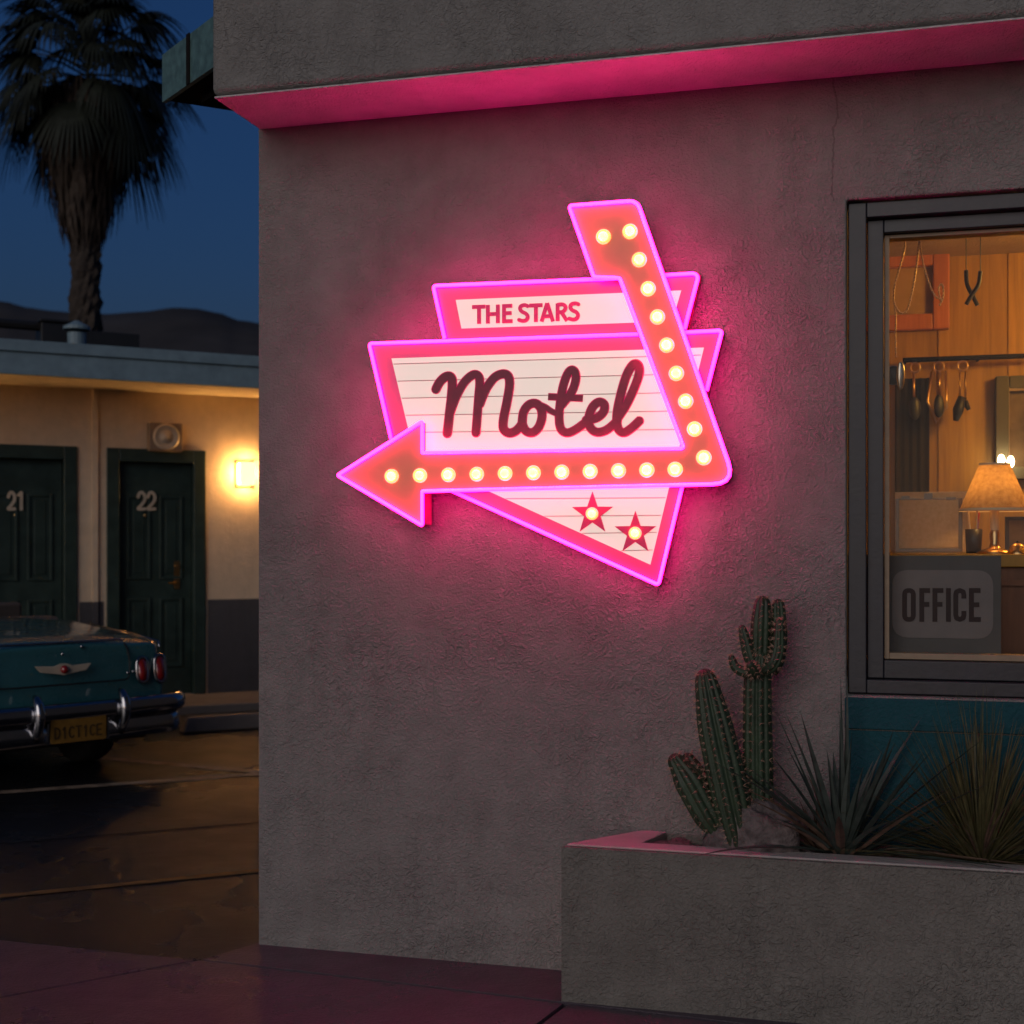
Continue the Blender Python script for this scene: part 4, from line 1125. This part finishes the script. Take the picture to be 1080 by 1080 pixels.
# number plate
mb = MB()
class PF:
    def w(s, u, z, off): return cl(u, -.135 - off, z)
    def px(s, x, y, off): return (x, y)
F_ = PF(); mb.extr(F_, [rounded([(-.17, .275), (.19, .275), (.19, .425), (-.17, .425)], [.015] * 4)], .0, .008); pl = mb.build('number_plate', M['plate'], car)
mb = MB()
def glyphs(txt, x0, z0, h, w, gap):
    G = {'D': [[(0, 0), (0, 1)], [(0, 1), (.6, .95), (1, .7), (1, .3), (.6, .05), (0, 0)]], 'I': [[(.5, 0), (.5, 1)]], 'C': [[(1, .85), (.6, 1), (.2, .9), (0, .6), (0, .4), (.2, .1), (.6, 0), (1, .15)]], 'T': [[(0, 1), (1, 1)], [(.5, 0), (.5, 1)]], 'E': [[(1, 0), (0, 0), (0, 1), (1, 1)], [(0, .5), (.8, .5)]], '1': [[(.2, .8), (.55, 1), (.55, 0)]]}
    out = []
    for i, ch in enumerate(txt):
        for st in G.get(ch, []): out.append([(x0 + i * (w + gap) + a * w, z0 + b * h) for a, b in st])
    return out
polys = []
for st in glyphs('D1CT1CE', -.145, .305, .065, .03, .0155): polys += strokes(st, .010, True, 8)
mb.extr(F_, polys, .0085, .011); mb.build('plate_text', plain('plate_ink', (.07, .04, .012), .6), pl)
for x0_ in (-.19, .20):
    mb = MB(); mb.hexa([cl(x0_, -.14, .27), cl(x0_ + .012, -.14, .27), cl(x0_ + .012, -.09, .27), cl(x0_, -.09, .27), cl(x0_, -.14, .40), cl(x0_ + .012, -.14, .40), cl(x0_ + .012, -.09, .40), cl(x0_, -.09, .40)])
    mb.build('plate_bracket', M['chrome'], pl)
# wheels
for x, y in ((.50, .75), (-.50, .75), (.60, 2.9), (-.60, 2.9)):
    sx = 1 if x > 0 else -1; mb = MB(); rw = .315
    mb.lathe([(.18, -.09), (.26, -.10), (.30, -.095), (rw, -.06), (rw, .06), (.30, .095), (.26, .10), (.18, .09)], cl(x, y, rw), CM.to_3x3() @ Vector((1, 0, 0)), 32)
    wo = mb.build('wheel', M['rubber'], car, smooth=True)
    mb = MB(); mb.lathe([(.181, -.08), (.181, .08), (.16, .085), (.14, .06), (.05, .07), (.001, .075)] if sx > 0 else [(.181, .08), (.181, -.08), (.16, -.085), (.14, -.06), (.05, -.07), (.001, -.075)], cl(x, y, rw), CM.to_3x3() @ Vector((1, 0, 0)), 24); mb.build('hubcap', M['chrome'], wo, smooth=True)
# underside, cockpit, windscreen
mb = MB()
for (a, b) in (((-.6, .1, .22), (.6, 3.5, .281)),):
    (x0_, y0_, z0_), (x1_, y1_, z1_) = a, b
    mb.hexa([cl(x0_, y0_, z0_), cl(x1_, y0_, z0_), cl(x1_, y1_, z0_), cl(x0_, y1_, z0_), cl(x0_, y0_, z1_), cl(x1_, y0_, z1_), cl(x1_, y1_, z1_), cl(x0_, y1_, z1_)])
mb.build('chassis', M['black'], car)
mb = MB(); mb.tube([cl(.32, -.02, .25), cl(.32, .6, .25)], .028, 10); mb.build('exhaust', M['black'], car)
mb = MB(); sv = [(1.25, .93), (1.32, .962), (1.5, .966), (1.62, .955)]
for k in range(3):
    (ya, za), (yb, zb) = sv[k], sv[k + 1]
    mb.add([cl(-.58, ya, za), cl(.58, ya, za), cl(.58, yb, zb), cl(-.58, yb, zb)], [(0, 1, 2, 3)])
mb.add([cl(-.58, *p) for p in sv] + [cl(-.58, y, .90) for y, _ in sv], [(0, 1, 5, 4), (1, 2, 6, 5), (2, 3, 7, 6)]); mb.add([cl(.58, *p) for p in sv] + [cl(.58, y, .90) for y, _ in sv], [(0, 1, 5, 4), (1, 2, 6, 5), (2, 3, 7, 6)])
mb.build('folded_top', M['vinyl'], car, merge=True)
mb = MB(); mb.tube([cl(-.60, 2.62, .93), cl(-.54, 2.42, 1.22), cl(0, 2.36, 1.26), cl(.54, 2.42, 1.22), cl(.60, 2.62, .93)], .015, 8); ws = mb.build('windscreen_frame', M['chrome'], car, smooth=True)
mb = MB(); mb.add([cl(-.59, 2.62, .93), cl(-.53, 2.42, 1.22), cl(0, 2.36, 1.255), cl(.53, 2.42, 1.22), cl(.59, 2.62, .93), cl(0, 2.56, .95)], [(0, 1, 2, 5), (2, 3, 4, 5)]); mb.build('windscreen', M['glass'], ws)
for x in (-.3, .3):
    mb = MB(); mb.hexa([cl(x - .2, 1.68, .9), cl(x + .2, 1.68, .9), cl(x + .2, 1.82, .9), cl(x - .2, 1.82, .9), cl(x - .18, 1.64, 1.06), cl(x + .18, 1.64, 1.06), cl(x + .18, 1.74, 1.06), cl(x - .18, 1.74, 1.06)]); mb.build('seat', M['vinyl'], car, bevel=.03)

# ================================================================== INTERIOR THINGS
def O(px, py, off): return A.w(*A.px(px, py, off), off)
CTZ = 1.425
# counter
cf = -.50
cu0 = A.px(935, 600, cf)[0] - .4
ct = empty('reception_counter', A.w(cu0 + 1.2, FZ, cf), A.rot); tag(ct, 'brown wooden reception counter behind the office window', 'counter')
mb = MB(); mb.fbox(A, cu0, cu0 + 2.4, CTZ - .045, CTZ, cf - .5, cf); mb.build('top', M['panel'], ct, bevel=.004)
mb = MB(); mb.fbox(A, cu0 + .02, cu0 + 2.38, FZ, CTZ - .046, cf - .48, cf - .025); mb.fbox(A, cu0 + .02, cu0 + 2.38, CTZ - .11, CTZ - .09, cf - .0245, cf - .01); mb.build('front_panel', M['counter'], ct)
# table lamp
LO = -.62
lu, _ = A.px(1049, 560, LO); lb = A.w(lu, CTZ, LO); tl_ = empty('table_lamp', lb, A.rot); tag(tl_, 'lit table lamp with a tapered linen shade on the counter', 'lamp')
zs_ = lambda y: A.px(1049, y, LO)[1]
kx = 4.95 / FPX
mb = MB(); mb.lathe([(.001, 0), (17.5 * kx, 0), (17.5 * kx, .006), (11 * kx, .016), (6 * kx, .022), (4 * kx, .04), (5.2 * kx, .07), (3.6 * kx, .085)], lb, n=28); mb.build('base', M['brass'], tl_, smooth=True)
mb = MB(); mb.lathe([(4.2 * kx, .0851), (4.2 * kx, zs_(538) - CTZ + .02), (.001, zs_(538) - CTZ + .02)], lb, n=20); mb.build('stem', M['paper'], tl_)
zb_, zt_ = zs_(538), zs_(490)
mb = MB(); mb.lathe([(34 * kx, zb_ - CTZ), (15 * kx, zt_ - CTZ)], lb, n=40); mb.build('lamp_shade', M['shade'], tl_, smooth=True)
mb = MB(); mb.lathe([(34.6 * kx, zb_ - CTZ - .004), (34.6 * kx, zb_ - CTZ + .006)], lb, n=40); mb.build('shade_trim', M['paper'], tl_, smooth=True); mb = MB(); mb.lathe([(15.3 * kx, zt_ - CTZ - .003), (15.3 * kx, zt_ - CTZ + .004)], lb, n=40); mb.build('shade_trim', M['paper'], tl_, smooth=True)
mb = MB(); mb.ball(lb + Vector((0, 0, (zb_ + zt_) / 2 - CTZ)), .024, 14, 10); mb.build('bulb', emis('lamp_bulb', (1, .52, .15), 24), tl_, smooth=True)
# office card against the glass
oc = -.20
u0, z1 = A.px(935.5, 586, oc); u1, z0 = A.px(1056, 690, oc)
z0 = wz0 + .10
off_ = empty('office_sign', A.w((u0 + u1) / 2, z0, oc), A.rot); tag(off_, 'grey card reading OFFICE standing inside the window corner', 'sign')
mb = MB(); mb.fbox(A, u0, u1, z0, z1, oc - .008, oc); bd_ = mb.build('board', M['card'], off_, bevel=.002)
rr0, rz1 = A.px(941, 601, oc); rr1, rz0 = A.px(1047.5, 674, oc)
mb = MB(); mb.extr(A, [rounded([(rr0, rz0), (rr1, rz0), (rr1, rz1), (rr0, rz1)], [.055] * 4, 8)], oc + .0005, oc + .003); mb.build('label_panel', M['card_panel'], bd_)
T3 = lambda x, y: (920 + x / 4.906, 480 + y / 4.906)
def obox(x0, x1, y0, y1, open_=False):
    r_ = 22; pts = rounded([(x0, y0), (x1, y0), (x1, y1), (x0, y1)], [r_] * 4, 5)
    pts = [tuple(p) for p in pts]; return pts + [pts[0]]
Cp = [(474, 742), (474, 722), (470, 707), (453, 700), (436, 707), (432, 722), (432, 828), (436, 843), (453, 850), (470, 843), (474, 828), (474, 806)]
otx = [(obox(167, 212, 700, 850), 4.9, True), [(256, 688), (256, 862)], [(250, 700), (299, 700)], [(250, 772), (295, 772)], [(324, 688), (324, 862)], [(318, 700), (368, 700)], [(318, 772), (363, 772)], [(394, 688), (394, 862)],
       (Cp, 4.9, False), [(513, 688), (513, 862)], [(507, 700), (560, 700)], [(507, 774), (554, 774)], [(507, 850), (562, 850)]]
letters('letters', otx, T3, A, oc + .0035, oc + .006, 4.9, 4.42, M['card_ink'], bd_)
# inner sill shelf the card stands on
mb = MB(); mb.fbox(A, wu0 - .05, wu1 + .05, z0 - .03, z0 - .001, -.40, -WT - .003); mb.build('window_board', M['stop'], office)
# notice in a clip frame on the counter's near edge
no = -.82
u0, z1 = A.px(944, 519, no); u1, zq = A.px(1022, 585, no)
nt_ = empty('notice_frame', A.w((u0 + u1) / 2, CTZ, no), A.rot); tag(nt_, 'clear stand with a cream paper notice left of the table lamp', 'notice')
mb = MB(); ringframe(mb, A, u0, u1, CTZ + .001, z1, .05, .06, .03, .03, no - .012, no - .004); mb.build('backing', M['paper_thin'], nt_)
mb = MB(); k1, k2 = A.px(948, 527, no)[0], A.px(1011, 527, no)[0]
zc, zd = A.px(970, 527, no)[1], A.px(970, 578, no)[1]
ringframe(mb, A, k1 - .012, k2 + .014, zd - .014, zc + .004, .012, .014, .004, .012, no - .0035, no + .001)
for x, y, w_, h_ in ((955, 525, .03, .012), (979, 523, .03, .02), (1003, 526, .035, .01)):
    u, z = A.px(x, y, no); mb.fbox(A, u - w_ / 2, u + w_ / 2, z - h_ / 2, z + h_ / 2, no + .0015, no + .004)
mb.build('clip', M['clip'], nt_)
mb = MB(); mb.extr(A, [[(k1 + .002, zd), (k2 - .002, zd + .004), (k2 - .004, zc - .002), (k1 + .004, zc)]], no + .0005, no + .0012); mb.build('paper', M['paper_thin'], nt_)
cup = A.w(A.px(1027, 580, -.66)[0], CTZ, -.66); pc = empty('pen_cup', cup, A.rot); tag(pc, 'dark cup of pens on the counter, tight left of the lamp foot', 'pen cup')
mb = MB(); mb.lathe([(.001, .002), (.026, .002), (.03, .09), (.026, .09), (.023, .01), (.001, .01)], cup, n=18); mb.build('cup', M['black'], pc, smooth=True)
for k, (dx, dy, h) in enumerate(((-.012, .004, .16), (.006, -.008, .175), (.014, .008, .15))):
    mb = MB(); mb.tube([cup + Vector((dx * .5, dy * .5, .012)), cup + Vector((dx * 1.6, dy * 1.6, h))], .004, 6); mb.build('pen', [M['paper'], M['brass'], M['red_lens']][k], pc)
fr_ = -.80; u0, z1 = A.px(1060, 545, fr_); u1 = A.px(1085, 545, fr_)[0]
df = empty('desk_photo', A.w((u0 + u1) / 2, CTZ, fr_), A.rot); tag(df, 'small dark framed photo standing on the counter behind the lamp foot', 'photo frame')
mb = MB(); ringframe(mb, A, u0, u1, CTZ + .001, z1, .014, .014, .014, .014, fr_ - .01, fr_ + .004); mb.build('frame', M['black'], df)
mb = MB(); mb.fbox(A, u0 + .014, u1 - .014, CTZ + .015, z1 - .014, fr_ - .008, fr_ - .002); mb.build('print', M['print'], df)
bl = A.w(A.px(1073, 583, -.56)[0], CTZ, -.56); be = empty('desk_bell', bl, A.rot); tag(be, 'small brass call bell on the counter front edge right of the lamp', 'bell')
mb = MB(); mb.lathe([(.036, 0), (.036, .006), (.03, .012), (.026, .028), (.012, .038), (.001, .04)], bl, n=20); mb.build('dome', M['brass'], be, smooth=True)
mb = MB(); mb.lathe([(.004, .0401), (.004, .048), (.001, .05)], bl, n=10); mb.build('button', M['black'], be)
# picture with orange timber frame
bo = RD + .012
def picture(x0, x1, y0, y1, bw, label, fm, cm, cat='picture', matw=0, mm=None):
    u0, z1 = A.px(x0, y0, bo); u1, z0 = A.px(x1, y1, bo)
    o = empty('framed_picture', A.w((u0 + u1) / 2, z0, bo), A.rot); tag(o, label, cat, 'pictures on the office wall')
    mb = MB(); ringframe(mb, A, u0, u1, z0, z1, bw, bw, bw, bw, bo, bo + .05); mb.build('frame', fm, o, bevel=.008)
    mb = MB(); mb.fbox(A, u0 + bw, u1 - bw, z0 + bw, z1 - bw, bo, bo + .012); mb.build('canvas', cm, o)
    return o
picture(860, 1001, 272, 348, .075, 'orange timber framed picture high on the office wall', M['frame_wood'], M['canvas'])
o = picture(1049, 1180, 398, 505, .06, 'dark grey framed picture behind the table lamp', M['mat_grey'], M['print'])
u0, z1 = A.px(1059, 409, bo); mb = MB(); u1, z0 = A.px(1170, 497, bo); ringframe(mb, A, u0, u1, z0, z1, .02, .02, .02, .02, bo + .0125, bo + .045); mb.build('inner_frame', M['stop'], o)
# dark hanging cloth
u0, z1 = A.px(944, 400, bo); u1, z0 = A.px(980, 600, bo)
mb = MB(); n = 16; vs = []
for i in range(n + 1):
    u = u0 + (u1 - u0) * i / n
    for z in (z0, z1): vs.append(A.w(u, z, RD + .022 + .008 * math.sin(i * 1.7)))
mb.add(vs, [(2 * i, 2 * i + 2, 2 * i + 3, 2 * i + 1) for i in range(n)]); tag(mb.build('wall_hanging', M['dark_cloth'], smooth=True, recalc=False), 'dark cloth banner hanging flat on the panelled office wall', 'wall hanging')
# key rail
ko = RD + .10
u0, zr = A.px(952, 380, ko); u1, zr2 = A.px(1100, 371, ko)
kr = empty('key_rail', A.w((u0 + u1) / 2, zr, RD), A.rot); tag(kr, 'thin dark rod fixed across the panelled wall with key hooks', 'rail')
mb = MB(); mb.tube([A.w(u0, zr, ko), A.w(u1, zr, ko)], .012, 8); mb.build('rod', M['dark_wood'], kr, smooth=True)
mb = MB()
for t in (.02, .55, .98): mb.tube([A.w(u0 + (u1 - u0) * t, zr, ko - .013), A.w(u0 + (u1 - u0) * t, zr, RD + .0105)], .008, 8)
mb.build('bracket', M['dark_wood'], kr)
def keyset(x, y0, y1, kind, label):
    u, z1 = A.px(x, y0, ko); _, z0 = A.px(x, y1, ko); z1 = zr - .008
    o = empty('hanging_tool', A.w(u, z0, ko), A.rot); tag(o, label, 'keys', 'keys on the rail')
    mb = MB(); mb.tube([A.w(u + .022 * math.cos(t), z1 - .03 + .022 * math.sin(t), ko + .014) for t in [2 * PI * k / 14 for k in range(14)]], .005, 6, True); ring = mb.build('ring', M['brass'], o, smooth=True)
    mb = MB(); zc = z0 + (z1 - z0) * .28
    if kind == 0:
        mb.tube([A.w(u - .006, z1 - .055, ko + .014), A.w(u - .004, zc, ko + .014)], .006, 6); mb.build('chain', M['brass'], o, smooth=True)
        mb = MB(); mb.ball(A.w(u, zc - .03, ko + .014), .05, 14, 10, (.55, .3, 1.1)); mb.build('fob', M['black'], o, smooth=True)
    elif kind == 1:
        mb.tube([A.w(u, z1 - .055, ko + .016), A.w(u, z0 + .12, ko + .016)], .011, 8); mb.tube([A.w(u - .03, z1 - .05, ko + .014), A.w(u - .05, z0 + .1, ko + .014), A.w(u - .01, z0, ko + .014), A.w(u + .035, z0 + .07, ko + .014), A.w(u + .03, z1 - .05, ko + .014)], .006, 6)
        mb.build('strap', M['brass'], o, smooth=True)
        mb = MB(); mb.ball(A.w(u, z0 + .075, ko + .03), .045, 14, 10, (.55, .3, 1.2)); mb.build('fob', M['black'], o, smooth=True)
    else:
        mb.tube([A.w(u - .012, z1 - .055, ko + .014), A.w(u - .012, zc + .02, ko + .014)], .004, 6); mb.tube([A.w(u + .012, z1 - .055, ko + .014), A.w(u + .012, zc + .02, ko + .014)], .004, 6); mb.build('chain', M['brass'], o, smooth=True)
        mb = MB(); mb.tube([A.w(u, zc + .03, ko + .016), A.w(u - .02, zc - .03, ko + .016), A.w(u - .03, z0, ko + .016)], [.02, .026, .012], 8); mb.tube([A.w(u + .01, zc + .01, ko + .016), A.w(u + .028, zc - .03, ko + .016)], [.015, .01], 8); mb.build('fob', M['black'], o, smooth=True)
keyset(965, 381, 441, 0, 'dark oval key fob on a chain in front of the black banner')
keyset(990, 380, 446, 1, 'brass strap with a dark oval fob, middle of the rail')
keyset(1015, 379, 444, 2, 'twin chain with a forked dark key, right of the brass strap')
# chains hung just inside the pane
ho = -.30
hc = empty('hanging_chain', O(954, 345, ho), A.rot); tag(hc, 'looped brass chains hanging inside the top corner of the window', 'chain')
def chain(mb, pts, r, off=ho):
    P = spline([O(x, y, off) for x, y in pts], 10)
    mb.tube(P, r * .7, 6)
    acc = 0
    for i in range(1, len(P)):
        acc += (P[i] - P[i - 1]).length
        if acc > .011: mb.ball(P[i], r * 1.25, 7, 5); acc = 0
for pts, r in (([(955, 232), (954, 262), (948, 285), (944, 300), (943, 318), (950, 330), (958, 324), (965, 292), (969, 257), (969.5, 232)], .0036), ([(970, 232), (971, 262), (977, 290), (985, 310), (992, 316)], .0036), ([(992, 316), (990, 304), (994, 300), (995, 312), (991, 322)], .0034)):
    mb = MB(); chain(mb, pts, r); mb.build('chain_strand', M['brass'], hc, smooth=True)
mb = MB(); z_ = O(960, 232, ho); mb.fbox(A, A.px(936, 232, ho)[0], A.px(1030, 232, ho)[0], z_.z, z_.z + .012, ho - .006, ho + .006); mb.build('rod', M['black'], hc)
pn = empty('pendant', O(946, 410, ho), A.rot); tag(pn, 'silver oval pendant on a fine chain by the window edge', 'pendant')
mb = MB(); chain(mb, [(943, 318), (945, 335), (944.5, 350), (945, 376)], .003); mb.build('chain', M['brass'], pn, smooth=True)
mb = MB(); c = O(950, 396, ho); mb.ball(c, .044, 20, 14, (.33, .16, 1.1)); mb.build('medallion', M['silver'], pn, smooth=True)
mb = MB(); mb.lathe([(.001, .006), (.03, .006), (.034, 0), (.03, -.006), (.001, -.006)], O(942.5, 396, ho - .03), A.n, 20); mb.build('disc', M['black'], pn, smooth=True)
kx_ = empty('hanging_pliers', O(1025, 322, -1.2), A.rot); tag(kx_, 'dark crossed pliers hanging from the ceiling above the key rail', 'pliers')
mb = MB(); po = -1.2
mb.tube(spline([O(1019, 285, po), O(1020, 300, po), O(1026, 312, po), O(1031, 322, po)], 5), .009, 8)
mb.tube(spline([O(1034, 286, po + .015), O(1032, 300, po + .015), O(1025, 311, po + .015), O(1019, 321, po + .015)], 5), .009, 8); mb.build('handles', M['black'], kx_, smooth=True)
mb = MB(); mb.tube([O(1019, 285, po), O(1019, 240, po)], .002, 5); mb.tube([O(1034, 286, po + .015), O(1034, 240, po + .015)], .002, 5); mb.build('cord', M['black'], kx_)
# double candle sconce on the back wall, beyond the lamp
scz = RD + .12
sc = empty('wall_sconce', O(1061, 497, RD), A.rot); tag(sc, 'double candle wall light glowing just above the lamp shade', 'lamp')
mb = MB(); mb.tube([O(1056, 493, scz), O(1056, 499, scz), O(1066, 500, scz), O(1066, 494, scz)], .008, 6); mb.tube([O(1061, 499.5, scz), O(1061, 500, RD + .06)], .008, 6); mb.build('arm', M['brass'], sc)
for x, y in ((1056, 485.5), (1066, 487)):
    mb = MB(); mb.ball(O(x, y, scz), .016, 12, 9, (1, 1, 1.7)); mb.build('bulb', M['candle'], sc, smooth=True)
# unseen ceiling lamp, added to brighten the room
clp = A.w(wu0 + 1.35, CZ, -1.15); cl_ = empty('added_room_lamp', clp - Vector((0, 0, .44)), A.rot); tag(cl_, 'unseen round glass ceiling lamp added to light the office', 'lamp')
mb = MB(); mb.lathe([(.001, -.44), (.08, -.42), (.14, -.36), (.15, -.32), (.12, -.25), (.05, -.20)], clp, n=28); mb.build('added_globe', emis('added_globe', (1, .50, .09), 34), cl_, smooth=True)
mb = MB(); mb.lathe([(.05, -.199), (.012, -.19), (.012, -.02), (.07, -.02), (.07, -.001), (.001, -.001)], clp, n=20); mb.build('cap', M['brass'], cl_)

# ================================================================== LIGHT AND SKY
SUN_EL, SUN_AZ = R(0), R(190)
w = bpy.data.worlds.new("World"); S.world = w; w.use_nodes = True
nt = w.node_tree; bg = nt.nodes['Background']
sky = nt.nodes.new('ShaderNodeTexSky'); sky.sky_type = 'NISHITA'; sky.sun_disc = False
sky.sun_elevation = SUN_EL; sky.sun_rotation = SUN_AZ; sky.altitude = 300; sky.air_density = 1.0; sky.dust_density = 1.0; sky.ozone_density = 4.1
nt.links.new(sky.outputs[0], bg.inputs[0]); bg.inputs[1].default_value = .088
sd = bpy.data.lights.new('sun', 'SUN'); sd.energy = .37; sd.angle = R(46); sd.color = (1, .90, .82)
so = bpy.data.objects.new('sun', sd); COL.objects.link(so)
so.rotation_euler = (R(72), 0, R(-24))

# ================================================================== CAMERA
cd = bpy.data.cameras.new('camera'); co = bpy.data.objects.new('camera', cd); COL.objects.link(co)
co.location = (0, 0, EYE); co.rotation_euler = (R(90), 0, 0)
cd.sensor_width = 36; cd.lens = 36 * FPX / 1080; cd.shift_y = (HY - 540) / 1080; cd.clip_start = .05; cd.clip_end = 5000
cd.dof.use_dof = True; cd.dof.focus_distance = 4.6; cd.dof.aperture_fstop = 3.2
S.camera = co
vs_ = S.view_settings; vs_.view_transform = 'Standard'; vs_.look = 'None'; vs_.exposure = 1.0; vs_.gamma = 1
cy = S.cycles
cy.use_denoising = True
try: cy.denoiser = 'OPENIMAGEDENOISE'
except Exception: pass
cy.sample_clamp_indirect = 4; cy.max_bounces = 8; cy.diffuse_bounces = 4; cy.caustics_reflective = False; cy.caustics_refractive = False
cy.use_light_tree = True
